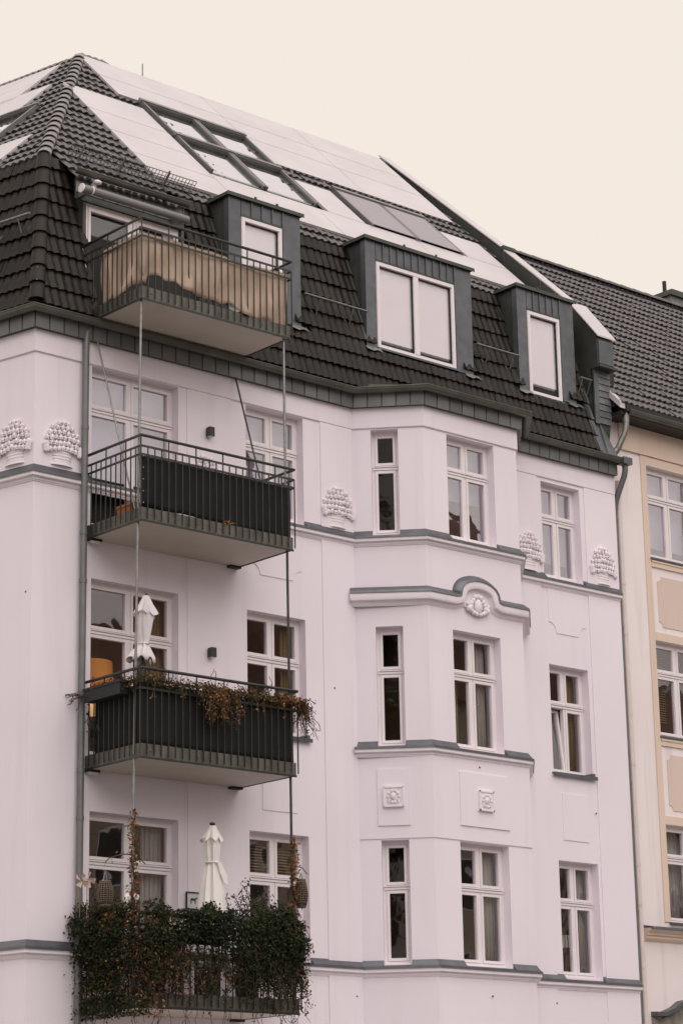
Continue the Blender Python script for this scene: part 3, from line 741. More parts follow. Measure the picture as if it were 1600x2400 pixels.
TW, TL = .30, .338
tm = tile_mesh('roof_tile', TW, TL, M['tile']); tmU = tile_mesh('roof_tile', TW, TL, M['tile2'], .034)
DORM = [(23.49, 25.04), (26.50, 29.05), (30.20, 31.69)]
def skip_steep(cor):
    xs = [q.x for q in cor]; zs = [q.z for q in cor]; xc = sum(xs) / 4; zc = sum(zs) / 4
    for a, b in DORM:
        if min(xs) > a - .02 and max(xs) < b + .02 and min(zs) > 15.66: return True
    if 20.74 < xc < 22.66 and zc > 14.9: return True
    return False
hipdir1 = (h0 - c0).normalized(); hn1 = hipdir1.cross((nS + nLS).normalized()).normalized()
if hn1.x > 0: hn1 = -hn1                                    # outward: towards the side street
hipdir2 = (h1 - h0).normalized(); hn2 = hipdir2.cross((nu + nl).normalized()).normalized()
if hn2.x > 0: hn2 = -hn2
rest = MB(); restS = MB()
def under_dormer(cor):
    xs = [q.x for q in cor]; zs = [q.z for q in cor]
    for a, b in DORM:
        if max(xs) > a + .05 and min(xs) < b - .05 and min(zs) < 15.66 < max(zs) + .06: return [(Vector((0, 0, 15.63)), Vector((0, 0, 1)))]
    return []
O1 = Vector((18.0, c0.y, c0.z)) + upS * .0
n1 = tiles(roof, tm, O1, X3, upS, nS, (4, 47), (0, 9), TW, TL, [(c0, hn1), (Vector((XE - .12, 0, 0)), X3), (Vector((0, 0, 17.62)), Vector((0, 0, 1)))], skip_steep, 258, restS, M['tile'], order=lambda q: (q[1], q[0]), extra=under_dormer)
n2 = tiles(roof, tm, c0 - E3 * .3, E3, upLS, nLS, (0, 9), (0, 9), TW, TL, [(c0, -hn1), (Vector((0, 0, 17.62)), Vector((0, 0, 1)))], None, 300 - n1, restS, M['tile'], order=lambda q: (q[0], q[1]))
# upper slopes
def skip_up(cor):
    xc = sum(q.x for q in cor) / 4; yc = sum(q.y for q in cor) / 4
    return xc > 25.0 and not (31.35 < yc < 32.75 and xc > 26.6 or yc < 30.3)
O2 = Vector((18.0, h0.y, h0.z))
tiles(roof, tmU, O2, X3, upU, nu, (4, 47), (-2, 21), TW, TL, [(h0, hn2), (Vector((XE - .12, 0, 0)), X3), (Vector((20.45, 0, 0)), -X3)],
      lambda cor: skip_up(cor) or (min(q.y for q in cor) < h0.y - .05 and max(q.x for q in cor) > 22.70), 0, rest, M['tile'])
tiles(roof, tmU, h0 - E3 * .6 - upL * .02, E3, upL, nl, (0, 24), (0, 21), TW, TL, [(h0, -hn2)], None, 0, rest, M['tile'])
me = rest.mesh('roof_tiles', M['tile2'], 50); o = link('roof_tiles', me, house); o.location = -house.location; o['kind'] = 'stuff'
if restS.v:
    o = link('steep_roof_tiles', restS.mesh('steep_roof_tiles', M['tile'], 50), house); o.location = -house.location; o['kind'] = 'stuff'
# hip caps
def hip_caps(a, b, n, r0, dirs, mt, lap=.06, droop=.35):
    d = (b - a); L = d.length / n; d.normalize(); up = dirs.normalized(); sd = d.cross(up).normalized()
    for k in range(n):
        s = MB(); rg = []
        for t, rr, lift in ((0.0, r0, .05), (L * .12, r0, .05), (L + lap, r0 * .86, .02)):
            p = a + d * (k * L + t) + up * lift
            rg.append([p + sd * rr * math.cos(R(-10 + 200 * q / 10)) + up * (rr * .72 * math.sin(R(-10 + 200 * q / 10)) + .0) for q in range(11)])
        inner = [p * 1.0 for p in rg[0]]; c = sum((Vector(p) for p in inner), Vector()) / 11
        rg.insert(0, [c + (Vector(p) - c) * .78 for p in inner])
        s.rings(rg, False); s.build('hip_tile', mt, roof, 40)
hip_caps(c0 + hipdir1 * .02, h0 + hipdir1 * .02, 9, .125, nS + nLS, M['tile'])
hip_caps(h0 - hipdir2 * .04, h1, 22, .115, nu + nl, M['hipcap'])
for q in (.55, .95):       # bright nail heads on the lowest hip caps
    p = c0 + hipdir1 * q * .62 + (nS + nLS).normalized() * .15
    s = MB(); s.blob(p, .012, 6, 4); s.build('nail', M['galv'], roof)

# panels over the upper slopes, the sky they mirror put into their pale colour
def panel_front(x0, x1, y0, y1, off=.1, th=.045):
    s = MB(); a = lambda x, y, o: Vector((x, y - .7071 * o, h0.z + (y - h0.y) + .7071 * o))
    e = .006
    s.hexa([a(x0 + e, y0 + e, off - th), a(x1 - e, y0 + e, off - th), a(x1 - e, y1 - e, off - th), a(x0 + e, y1 - e, off - th), a(x0 + e, y0 + e, off), a(x1 - e, y0 + e, off), a(x1 - e, y1 - e, off), a(x0 + e, y1 - e, off)])
    return s.build('roof_panel', M['panel'], house)
dy = .0707
def band(x0, x1, rows_y, w=2.55):
    n = max(1, round((x1 - x0) / w)); d = (x1 - x0) / n
    for ya, yb in zip(rows_y[:-1], rows_y[1:]):
        for k in range(n): panel_front(x0 + d * k, x0 + d * (k + 1), ya + dy, yb + dy)
band(24.10, 27.0, [33.10, 33.73, 34.42]); band(27.0, 31.72, [32.28, 33.10, 33.73, 34.42])
band(22.66, 24.42, [30.07, 30.716, 31.371, 32.027, 32.786])
band(24.42, 31.72, [30.07, 30.85]); band(27.16, 28.06, [30.85, 31.82]); band(30.66, 31.72, [30.85, 31.63])
def panel_left(s0, s1, w0, w1, off=.1, th=.045):
    s = MB(); a = lambda q, w_, o: h0 + E3 * q + upL * w_ + nl * o
    s.hexa([a(s0, w0, off - th), a(s1, w0, off - th), a(s1, w1, off - th), a(s0, w1, off - th), a(s0, w0, off), a(s1, w0, off), a(s1, w1, off), a(s0, w1, off)])
    return s.build('roof_panel', M['panel'], house)
for q in (3.98, 6.0): panel_left(q, q + 2.0, 4.86, 5.72); panel_left(q, q + 2.0, 5.73, 6.56)
panel_left(3.18, 5.2, 3.88, 5.04); panel_left(1.22, 2.6, .5, 1.5); panel_left(2.61, 4.2, .5, 1.5)
for (x0, x1, y) in ((24.12, 27.0, 33.10), (27.0, 31.7, 32.28), (22.70, 31.7, 30.07)):  # black strips paint the shadow gap under each band's lower edge
    s = MB(); z = h0.z + y - h0.y; yy = y + .05
    s.hexa([(x0, yy, z - .02), (x1, yy, z - .02), (x1, yy + .03, z), (x0, yy + .03, z), (x0, yy, z + .135), (x1, yy, z + .135), (x1, yy + .03, z + .15), (x0, yy + .03, z + .15)]); s.build('panel_rail', M['under'], house)
# clamps under the bands' lower edges
for x, y in [(24.6, 33.08), (27.5, 32.26), (28.3, 32.26), (29.1, 32.26), (30.0, 32.26), (30.8, 32.26), (31.5, 32.26), (25.3, 30.05), (26.2, 30.05), (29.5, 30.05)]:
    s = MB(); z = h0.z + y - h0.y; s.box(x - .03, x + .03, y + .0, y + .1, z + .05, z + .115); s.build('panel_clamp', M['galv'], house)

# skylights
def skylight(fn, x0, x1, y0, y1, blind_or_sky_sheet=False, hood=True):
    """fn(x, y, o) -> point; frame, glass deep inside, hood along the top"""
    s = MB(); W = .052; lo, hi = .0, .15
    def bx(a, b, c, d, o0, o1):
        s.hexa([fn(a, c, o0), fn(b, c, o0), fn(b, d, o0), fn(a, d, o0), fn(a, c, o1), fn(b, c, o1), fn(b, d, o1), fn(a, d, o1)])
    bx(x0, x0 + W, y0, y1, lo, hi); bx(x1 - W, x1, y0, y1, lo, hi); bx(x0 + W, x1 - W, y1 - W, y1, lo, hi); bx(x0 + W, x1 - W, y0, y0 + W * .7, lo, hi - .08)
    o = s.build('skylight', M['skyframe'], house)
    s = MB(); bx(x0 - .015, x1 + .015, y1 - .03, y1 + .04, hi - .04, hi + .025); s.build('skylight_hood', M['galv'], o)
    s = MB(); V = .022
    bx(x0 + W, x0 + W + V, y0 + W * .7, y1 - W, .05, .11); bx(x1 - W - V, x1 - W, y0 + W * .7, y1 - W, .05, .11); bx(x0 + W + V, x1 - W - V, y1 - W - V * 1.4, y1 - W, .05, .11); s.build('skylight_sash', M['zincdark'], o)
    s = MB()
    if blind_or_sky_sheet: bx(x0 + W * .7, x1 - W * .7, y0 + .02, y1 - .04, .135, .145); s.build('awning_blind', M['awncloth'], o)
    else:
        bx(x0 + W, x1 - W, y0 + W * .7, y1 - W, .075, .082); s.build('pane', M['roofglass'], o)
        s = MB(); bx(x0 + W, x1 - W, y0 + W * .7, y1 - W, .06, .065); s.build('blind', M['blind'], o)  # white sheet stands in for the sky mirrored in the skylight
    for sx in (x0 + .03, x1 - .03):
        s = MB(); bx(sx - .05, sx + .05, y1 - .02, y1 + .05, hi - .03, hi + .04)
    return o
def fnF(x, y, o): return Vector((x, y - .7071 * o, h0.z + (y - h0.y) + .7071 * o))
for (a, b) in ((24.52, 25.735), (25.755, 26.97)):
    for (c, d) in ((31.02, 32.06), (32.09, 33.10)): skylight(fnF, a, b, c, d)
for (a, b) in ((28.17, 29.33), (29.35, 30.50)): skylight(fnF, a, b, 30.90, 31.98, True)
def fnL(s_, w_, o): return h0 + E3 * s_ + upL * w_ + nl * o
skylight(fnL, 2.42, 3.62, 1.9, 3.5); skylight(fnL, 3.66, 4.9, 1.9, 3.5)

# antenna
s = MB(); s.tube([(25.83, 34.7, 22.3), (25.83, 34.7, 22.87)], .014, 6); s.build('antenna', M['galv'], house)
s = MB(); s.extrude(path([(24.2, 34.62), (XE - .1, 34.62)]), [(-.16, 22.40), (-.1, 22.50), (0, 22.53), (.1, 22.50), (.16, 22.40)]); s.build('ridge_cap', M['zincdark'], house)

# party wall parapet at the right end
s = MB(); prof = [(34.72, 22.67), (31.25, 19.47), (29.62, 17.93), (28.95, 17.03), (28.95, 16.47), (29.10, 16.45), (29.10, 15.40), (29.2, 14.8), (29.5, 14.8), (35.2, 20.0), (35.2, 22.5)]
up = [(34.72, 22.67), (31.25, 19.47), (29.62, 17.93), (29.62, 16.6), (30.4, 16.6), (35.2, 20.0), (35.2, 22.5)]
lo = [(29.62, 17.93), (28.95, 17.03), (28.95, 16.47), (29.10, 16.45), (29.10, 15.40), (29.2, 14.8), (29.62, 14.8)]
s.prism([(XE, y, z) for y, z in up], (.24, 0, 0)); par = s.build('party_parapet', M['zincdark'], house)
s = MB(); s.prism([(XE, y, z) for y, z in lo], (.44, 0, 0)); s.build('parapet_foot', M['zincdark'], par)
top = [(34.78, 22.70), (31.28, 19.525), (31.25, 19.47), (29.66, 17.96), (29.60, 17.90), (28.90, 17.03)]
for i, wd in ((0, .27), (2, .27), (4, .47)):
    a, b = top[i], top[i + 1]; s = MB()
    s.hexa([(XE - .025, a[0], a[1]), (XE + wd, a[0], a[1]), (XE + wd, b[0], b[1]), (XE - .025, b[0], b[1]), (XE - .025, a[0], a[1] + .03), (XE + wd, a[0], a[1] + .03), (XE + wd, b[0], b[1] + .03), (XE - .025, b[0], b[1] + .03)])
    s.build('parapet_cover', M['panel'], par)
s = MB(); s.box(XE - .04, XE + .29, 31.22, 31.30, 19.50, 19.57); s.build('cover_joint', M['zincdark'], par)
for y, z in ((33.2, 21.3), (31.25, 19.49), (30.3, 18.6)):
    s = MB(); s.box(XE - .012, XE, y - .015, y + .015, z - .45, z - .02); s.build('cladding_seam', M['zinc'], par)
s = MB(); s.box(XE + .03, XE + .42, 28.93, 28.95, 16.52, 16.98); s.build('front_sheet', M['zinc'], par)
s = MB(); s.box(XE - .02, XE + .48, 28.88, 29.12, 16.44, 16.48); s.build('ledge', M['zincdark'], par)
s = MB(); s.box(XE, XE + .115, 29.06, 29.12, 15.38, 16.44); s.build('corner_sheet', M['zinc'], par)
for r in range(8):
    z = 15.40 + r * .13
    for k, (a, b) in enumerate(((.12, .30), (.30, .45)) if r % 2 else ((.12, .22), (.22, .40), (.40, .45))):
        s = MB(); s.hexa([(XE + a + .002, 29.065, z), (XE + b - .002, 29.065, z), (XE + b - .002, 29.1, z), (XE + a + .002, 29.1, z), (XE + a + .002, 29.085, z + .14), (XE + b - .002, 29.085, z + .14), (XE + b - .002, 29.1, z + .14), (XE + a + .002, 29.1, z + .14)])
        s.build('slate', M['slate'], par)
# zinc verge along the steep slope at the wall, side flashing
s = MB(); s.add([(XE - .13, c0.y - .02, 14.79), (XE + .45, c0.y - .02, 14.72), (XE + .18, 29.16, 15.5), (XE - .13, 29.14, 15.5)], [(0, 1, 2, 3)])
s.add([(XE + .13, c0.y - .04, 14.8), (XE + .17, c0.y - .04, 14.8), (XE + .17, 29.13, 15.5), (XE + .13, 29.13, 15.5)], [(0, 1, 2, 3)]); s.build('verge_flashing', M['zinc'], house)
for k in range(4):
    p = Vector((XE - .16, c0.y, c0.z)) + upS * (k * TL); s = MB()
    s.hexa([p + nS * .04, p + X3 * .13 + nS * .04, p + X3 * .13 + nS * .01 + upS * TL, p + nS * .01 + upS * TL, p + nS * .06, p + X3 * .13 + nS * .06, p + X3 * .13 + nS * .03 + upS * (TL + .03), p + nS * .03 + upS * (TL + .03)])
    s.build('verge_sheet', M['zinc'], house)

# dormers
def dormer(x0, x1, wx0, wx1, wz0, wz1, cols, nstrip):
    yf, zt, zb = 29.20, 17.70, 15.69
    s = MB()
    s.hexa([(x0 + .02, yf + .10, zb - .4), (x1 - .02, yf + .10, zb - .4), (x1 - .02, 29.95, zb - .4), (x0 + .02, 29.95, zb - .4), (x0 + .02, yf + .10, zt - .02), (x1 - .02, yf + .10, zt - .02), (x1 - .02, 30.3, zt - .02), (x0 + .02, 30.3, zt - .02)])
    o = s.build('dormer', M['zincdark'], house)
    for k in range(1, 3):      # standing seams on both cheeks
        for sx in (x0 + .02, x1 - .02):
            y = yf + .06 + .2 * k; s = MB(); s.box(sx - .012, sx + .012, y - .008, y + .008, zb + .2, zt - .03); s.build('cheek_seam', M['zincdark'], o)
    # roof sheet with drip edge
    s = MB(); s.box(x0 - .05, x1 + .05, yf - .06, 30.35, zt - .02, zt + .012); s.box(x0 - .05, x1 + .05, yf - .07, yf - .06, zt - .045, zt + .018); s.box(x0 - .056, x0 - .044, yf - .06, 30.3, zt - .05, zt - .02)
    s.build('roof_sheet', M['zincdark'], o)
    # side sheets
    for a, b in ((x0, wx0 - .012), (wx1 + .012, x1)):
        s = MB(); s.box(a + .03, b - .002, yf - .012, yf + .099, zb, zt - .03)
        s.box(a, a + .03, yf - .022, yf + .098, zb, zt - .03); s.build('side_sheet', M['zinc'], o)
    # short strips above the window
    n = nstrip; a, b = wx0 - .01, wx1 + .01
    for k in range(n):
        p, q = a + (b - a) * k / n, a + (b - a) * (k + 1) / n
        s = MB(); s.box(p + .012, q - .012, yf - .008, yf + .09, wz1 + .05, zt - .03); s.box(q - .012, q + .012, yf - .03, yf + .012, wz1 + .05, zt - .03)
        s.build('zinc_strip', M['zinc'], o)
    s = MB(); s.box(wx0 - .011, wx1 + .011, yf - .022, yf + .09, wz1 + .015, wz1 + .05); s.build('head_sheet', M['zincdark'], o)
    # window
    F = Fr((0, yf), (1, 0), (0, -1)); f = MB(); J = .075; um = (wx0 + wx1) / 2
    f.fbox(F, wx0, wx0 + J, -.05, .015, wz0, wz1 + .015); f.fbox(F, wx1 - J, wx1, -.05, .015, wz0, wz1 + .015); f.fbox(F, wx0 + J, wx1 - J, -.05, .015, wz1 - J + .015, wz1 + .015); f.fbox(F, wx0 + J, wx1 - J, -.05, .015, wz0, wz0 + J)
    f.fbox(F, wx0 + .012, wx0 + J * .8, .015, .027, wz0 + .012, wz1); f.fbox(F, wx1 - J * .8, wx1 - .012, .015, .027, wz0 + .012, wz1); f.fbox(F, wx0 + J * .8, wx1 - J * .8, .015, .027, wz1 - J * .75, wz1)
    if cols == 2: f.fbox(F, um - .055, um + .055, -.05, .022, wz0 + J, wz1 - J + .015)
    f.build('window_frame', M['white'], o)
    for (a, b) in (((wx0 + J, um - .055), (um + .055, wx1 - J)) if cols == 2 else ((wx0 + J, wx1 - J),)):
        s = MB(); s.fbox(F, a, b, -.048, -.042, wz0 + J, wz1 - J + .015); s.build('pane', M['glass'], o)
        s = MB(); s.fbox(F, a, b, -.0600, -.056, wz0 + J, wz1 - J + .015); s.build('blind', M['blind'], o)
        s = MB(); s.fbox(F, b - .012, b, -.041, -.008, wz0 + J, wz1 - J); s.fbox(F, a, b, -.041, -.02, wz1 - J, wz1 - J + .014); s.build('gasket', M['plastic'], o)
    s = MB(); s.fbox(F, wx0 - .03, wx1 + .03, 0, .06, wz0 - .035, wz0); s.build('sill', M['zinc'], o)
    # crumpled lead aprons at the feet
    for sx in (x0 + .1, x1 - .1):
        s = MB(); ap = [(sx - .16, yf - .055, zb - .02), (sx + .16, yf - .055, zb - .02), (sx + .19, yf - .115, zb - .10), (sx + .06, yf - .105, zb - .075), (sx - .05, yf - .125, zb - .115), (sx - .18, yf - .105, zb - .085)]
        s.prism(ap, (0, -.012, .004)); s.build('lead_apron', M['galv'], o)
    for k in range(2):
        sx = x0 + (x1 - x0) * (.35 + .3 * k); s = MB(); s.box(sx - .02, sx + .02, yf - .075, yf - .055, zt + .01, zt + .05); s.build('clip', M['zincdark'], o)
dormer(23.49, 25.04, 23.77, 24.64, 15.72, 17.34, 1, 4)
dormer(26.50, 29.05, 26.76, 28.62, 15.71, 17.29, 2, 11)
dormer(30.20, 31.69, 30.47, 31.31, 15.65, 17.25, 1, 5)
# cut slope edges beside the dormers: light edge tiles
for x in (23.45, 26.46, 30.16):
    for k in range(2, 8):
        p = Vector((x - .03, c0.y, c0.z)) + upS * (k * TL + .02); s = MB()
        if p.z < 15.5: continue
        s.hexa([p + nS * .045, p + X3 * .06 + nS * .045, p + X3 * .06 + nS * .02 + upS * TL, p + nS * .02 + upS * TL, p + nS * .075, p + X3 * .06 + nS * .075, p + X3 * .06 + nS * .045 + upS * TL, p + nS * .045 + upS * TL])
        s.build('edge_tile', M['zincdark'], roof)

# roof terrace door with its own eaves
yd = 29.30
s = MB(); s.hexa([(20.70, yd + .02, 14.9), (22.62, yd + .02, 14.9), (22.62, 29.9, 14.9), (20.70, 29.9, 14.9), (20.70, yd + .02, 17.16), (22.62, yd + .02, 17.16), (22.62, 29.9, 17.4), (20.70, 29.9, 17.4)])
# hollow: cheeks and lid only
s = MB(); s.box(20.66, 20.72, yd, 30.4, 14.9, 17.3); s.box(22.60, 22.66, yd, 30.4, 14.9, 17.3); s.box(20.72, 22.60, yd + .02, 30.4, 17.05, 17.16); s.box(20.66, 22.66, 30.4, 30.45, 14.9, 17.3); s.box(20.72, 22.60, yd, 30.4, 14.88, 14.93)
tdoor = s.build('terrace_dormer', M['zincdark'], house)
for k in range(8):
    a = 20.50 + (22.62 - 20.50) * k / 8; b = 20.50 + (22.62 - 20.50) * (k + 1) / 8
    s = MB(); s.box(a + .008, b - .008, yd - .03, yd, 16.95, 17.24); s.box(b - .008, b + .008, yd - .045, yd, 16.95, 17.24); s.build('fascia_panel', M['fpanel'], tdoor)
s = MB(); s.box(20.50, 22.62, yd - .015, yd, 16.84, 17.25); s.build('fascia', M['zincdark'], tdoor)
gutter(house, [(Vector((20.42, yd - .03)), Vector((0, -1))), (Vector((22.66, yd - .03)), Vector((0, -1)))], .085, 17.275, .062)
Fd = Fr((0, yd + .05), (1, 0), (0, -1))
window(house, Fd, 20.74, 21.66, 14.95, 16.85, None, 1, 'glass', 0.0, room=False, sill=False, name='terrace_door', head=.075)
window(house, Fd, 21.68, 22.58, 14.95, 16.85, None, 1, 'glass', 0.0, room=False, sill=False, name='terrace_door', head=.075)
# awning cassette with arm ends
s = MB(); s.tube([(20.45, yd - .27, 16.91), (22.52, yd - .27, 16.91)], .065, 14); aw = s.build('awning', M['awnbox'], house, 50)
for bx_ in (20.55, 22.38):
    s = MB(); s.box(bx_, bx_ + .07, yd - .25, yd, 16.86, 17.0); s.build('awning_bracket', M['galv'], aw)
for x in (20.43, 20.62):
    s = MB(); s.tube([(x, yd - .27, 16.91), (x + .02, yd - .27, 16.91)], .075, 12); s.build('awning_end_cap', M['white'], aw, 50)
s = MB(); s.box(20.78, 20.83, yd - .12, yd - .03, 17.05, 17.18); s.blob((20.82, yd - .16, 17.14), .06, 8, 5, (1.2, 1, .7)); s.build('flood_light', M['umbgrey'], house, 50)

# snow guard grid above the terrace door, tubular snow rails
def sg(x, y, o): return Vector((x, y - .7071 * o, h0.z + (y - h0.y) + .7071 * o))
pts = [(20.85, 30.05), (23.2, 30.05)]
s = MB(); yg = 29.92
for o in (.08, .15, .22, .29): s.tube([sg(20.75, yg, o), sg(23.25, yg, o)], .008, 5)
n = 36
for k in range(n + 1):
    x = 20.75 + 2.5 * k / n; s.tube([sg(x, yg, .08), sg(x, yg, .29)], .006, 5)
gd = s.build('snow_guard', M['galv'], house)
for x in (20.95, 21.75, 22.65):
    s = MB(); s.tube([sg(x, yg - .02, 0), sg(x, yg - .02, .34)], .018, 6); s.build('guard_post', M['galv'], gd)
def snow_rail(fn, a, b, w, posts):
    s = MB(); s.tube([fn(a, w, .24), fn(b, w, .24)], .02, 8); o = s.build('snow_rail', M['galv'], house, 50)
    for x in posts:
        s = MB(); s.tube([fn(x, w, .24), fn(x + .02, w - .22, .03)], .013, 6); s.tube([fn(x - .02, w - .22, .03), fn(x - .12, w - .1, .05)], .012, 6); s.build('rail_bracket', M['galv'], o)
fS = lambda x, w_, o: Vector((x, c0.y, c0.z)) + upS * w_ + nS * o
fLS = lambda q, w_, o: c0 + E3 * q + upLS * w_ + nLS * o
snow_rail(fS, 25.06, 26.46, 1.50, (25.4, 26.15)); snow_rail(fS, 29.07, 30.16, 1.50, (29.4, 30.0)); snow_rail(fS, 31.71, 32.02, 1.42, (31.78, 32.0))
snow_rail(fLS, .36, 3.2, 1.62, (.62, 1.2, 1.9))

# ------------------------------------------------------------------ balconies
BX0, BX1, BY0, BY1 = 20.66, 23.57, 27.75, 29.10
def balcony(zb, top=False):
    s = MB(); s.box(BX0 + .045, BX1 - .045, BY0 + .045, BY1 - .005, zb + .0, zb + .02); s.box(BX0 + .01, BX1 - .01, BY0 + .01, BY1 - .005, zb + .02, zb + .11)
    o = s.build('balcony', M['soffit'], house)
    # edge sheets
    for nm, (a, b, c, d) in (('edge_sheet', (BX0, BX1, BY0, BY0 + .01)), ('edge_sheet', (BX0, BX0 + .01, BY0 + .01, BY1)), ('edge_sheet', (BX1 - .01, BX1, BY0 + .01, BY1))):
        s = MB(); s.box(a, b, c, d, zb - .005, zb + .20); s.build(nm, M['fascia'], o)
    s = MB(); s.box(BX0 - .006, BX1 + .006, BY0 - .008, BY0, zb - .02, zb + .012); s.box(BX0 - .008, BX0, BY0, BY1, zb - .02, zb + .012); s.build('drip_edge', M['steel'], o)
    zh, z1, z2 = zb + 1.294, zb + 1.13, zb + 1.0
    oy = BY0 - .022; ox0 = BX0 - .022; ox1 = BX1 + .022
    s = MB(); s.tube([(ox0, BY1 + (.17 if top else -.02), zh), (ox0, oy, zh), (ox1, oy, zh), (ox1, BY1 - .25, zh)], .024, 8)
    s.build('handrail', M['steel'], o)
    for z in (z1, z2):
        s = MB(); s.box(ox0, ox1, oy - .005, oy + .005, z - .017, z + .017); s.box(ox0 - .005, ox0 + .005, oy, BY1 + (.13 if top else 0), z - .017, z + .017); s.box(ox1 - .005, ox1 + .005, oy, BY1 - .25, z - .017, z + .017)
        s.build('rail', M['steel'], o)
    n = 23
    def bal(x, y, top): 
        s = MB(); s.box(x - .0075, x + .0075, y - .0075, y + .0075, zb + .03, top); s.build('baluster', M['steel'], o)
    for k in range(n + 1):
        x = ox0 + (ox1 - ox0) * k / n; bal(x, oy, zh if k % 4 == 0 else z1)
    n = 11
    for k in range(1, n + 1):
        y = oy + (BY1 - oy) * k / n; bal(ox0, y, zh if k in (3, 7, 11) else z1)
        if k < 10: bal(ox1, y, zh if k in (3, 7) else z1)
    for k in range(7):     # bolt heads on the edge sheet
        x = BX0 + .18 + (BX1 - BX0 - .3) * k / 6; s = MB(); s.blob((x, BY0 - .004, zb + .11), .013, 6, 4); s.build('bolt', M['galv'], o)
    for x in (BX0 + .1, BX1 - .12):
        s = MB(); s.box(x - .11, x + .11, BY1 - .10, BY1 + .0, zb - .035, zb + .0); s.build('wall_bracket', M['plastic'], o)
    s = MB(); s.tube([(BX0 + .02, BY1 - .06, zb - .045), (BX0 + .18, BY1 - .06, zb - .045)], .03, 8); s.build('drain_spout', M['white'], o, 50)
    return o
ZB = (14.753, 11.293, 7.785, 4.28)
bals = [balcony(z, z > 14) for z in ZB]
# suspension rods and slanting ties
for (a, b) in (((20.70, 27.82, 14.75), (20.685, 27.86, 11.35)), ((20.685, 27.86, 11.29), (20.665, 27.9, 7.85)), ((20.665, 27.9, 7.78), (20.645, 27.93, 4.4))):
    s = MB(); s.tube([a, b], .02, 8); s.build('suspension_rod', M['galv'], house, 50)
for (a, b) in (((23.49, 27.82, 14.75), (23.49, 27.82, 11.35)), ((23.49, 27.80, 11.29), (23.5, 27.80, 7.85)), ((23.5, 27.80, 7.78), (23.5, 27.80, 4.4))):
    s = MB(); s.tube([a, b], .02, 8); s.build('suspension_rod', M['galv'] if a[2] > 12 else M['steel'], house, 50)
for (a, b) in (((20.76, 29.06, 14.56), (20.72, 27.97, 11.48)), ((23.48, 29.06, 14.56), (23.46, 28.05, 11.48))):
    s = MB(); s.tube([a, b], .0145, 8); s.build('tie_rod', M['galv'] if a[0] < 22 else M['steel'], house, 50)
s = MB(); s.tube([(BX0 - .022, 29.27, 16.03), (BX0 - .01, 28.98, 14.93)], .014, 6); s.build('end_bar', M['galv'], bals[0], 50)

# ------------------------------------------------------------------ neighbour
YN = 29.30
neigh = thing('neighbour_building', 'cream and tan apartment building with brown tiled roof next to the white corner house', 'building', (36, 33, 0))
F_n = Fr((0, YN), (1, 0), (0, -1))
NX0, NX1 = 32.51, 46.0
ncols = [33.62 + 2.75 * k for k in range(4)]; NW = 1.34
nh = [(z0, z1) for z0, z1 in ((13.10, 14.905), (9.725, 11.525), (6.335, 8.105))]
holes = [(x, x + NW, a, b) for x in ncols for a, b in nh]
w = MB(); wall_grid(w, F_n, NX0, NX1, 0, 15.6, holes, .2); w.quad((NX1, YN, 0), (NX1, YN + 11, 0), (NX1, YN + 11, 15.6), (NX1, YN, 15.6)); w.build('wall', M['nwhite'], neigh)
s = MB(); s.fbox(F_n, NX0 + .38, NX1, 0, .05, 15.09, 15.62); s.build('frieze', M['ntan'], neigh)
s = MB(); s.fbox(F_n, NX0, NX1, -.02, .44, 15.60, 15.66); s.build('eaves_soffit', M['plastic'], neigh)
for x in ncols:
    s = MB(); s.fbox(F_n, x - .15, x, 0, .022, 6.34, 15.085); s.fbox(F_n, x + NW, x + NW + .15, 0, .022, 6.34, 15.085)
    s.fbox(F_n, x, x + NW, 0, .02, 14.905, 15.085)
    for zt, zb_ in ((13.03, 11.67), (9.65, 8.25)):
        s.fbox(F_n, x, x + NW, 0, .03, zt - .10, zt + .065); s.fbox(F_n, x, x + NW, 0, .045, zt - .01, zt + .02)
    s.fbox(F_n, x, x + NW, 0, .02, 11.525, 11.68); s.fbox(F_n, x, x + NW, 0, .02, 8.105, 8.26)
    s.build('window_surround', M['ntan'], neigh)
    for (za, zb_) in ((11.80, 12.77), (8.37, 9.40)):
        cut = .10; pts = []
        for (cx, cz, a0) in ((x + .15, za, 90), (x + NW - .15, za, 180), (x + NW - .15, zb_, 270), (x + .15, zb_, 0)):
            for k in range(6):
                a = R(a0 - 90 * k / 5 if True else 0)
                pts.append((cx + cut * math.cos(a), cz + cut * math.sin(a)))
        s = MB(); s.prism([F_n(p[0], 0.0, p[1]) for p in pts], (0, -.012, 0)); s.build('tan_field', M['npink'], neigh)
for i, (x0, x1, a, b) in enumerate(holes):
    top = i % 3 == 0
    o = window(neigh, F_n, x0, x1, a, b, zt=b - .60, glassm='coated' if top else 'glass', blind_or_sky_sheet=('sheer', 13.42) if top else None, dep=.12, sill=True)
    s = MB(); s.fbox(F_n, x0 - .02, x1 + .02, -.12, .06, a - .03, a + .004); s.build('sill_cover', M['zinc'], o)
    if i % 3 == 1: slats(F_n, x0 + .06, x0 + .62, a + .35, b - .05, -.33, o)
curtain(F_n, 34.02, 34.5, 6.4, 8.05, -.34, 'curtain', 'pale curtain in the lowest visible window of the tan framed house', 5)
s = MB(); s.rings([[(33.72 + r * math.cos(2 * math.pi * k / 10), 29.62 + r * math.sin(2 * math.pi * k / 10), z) for k in range(10)] for r, z in ((.13, 6.78), (.05, 7.1))])
tag(s.build('paper_lamp_shade', M['flower'], None, 50), 'white cone lamp shade at the left of the lowest tan framed window', 'lamp')
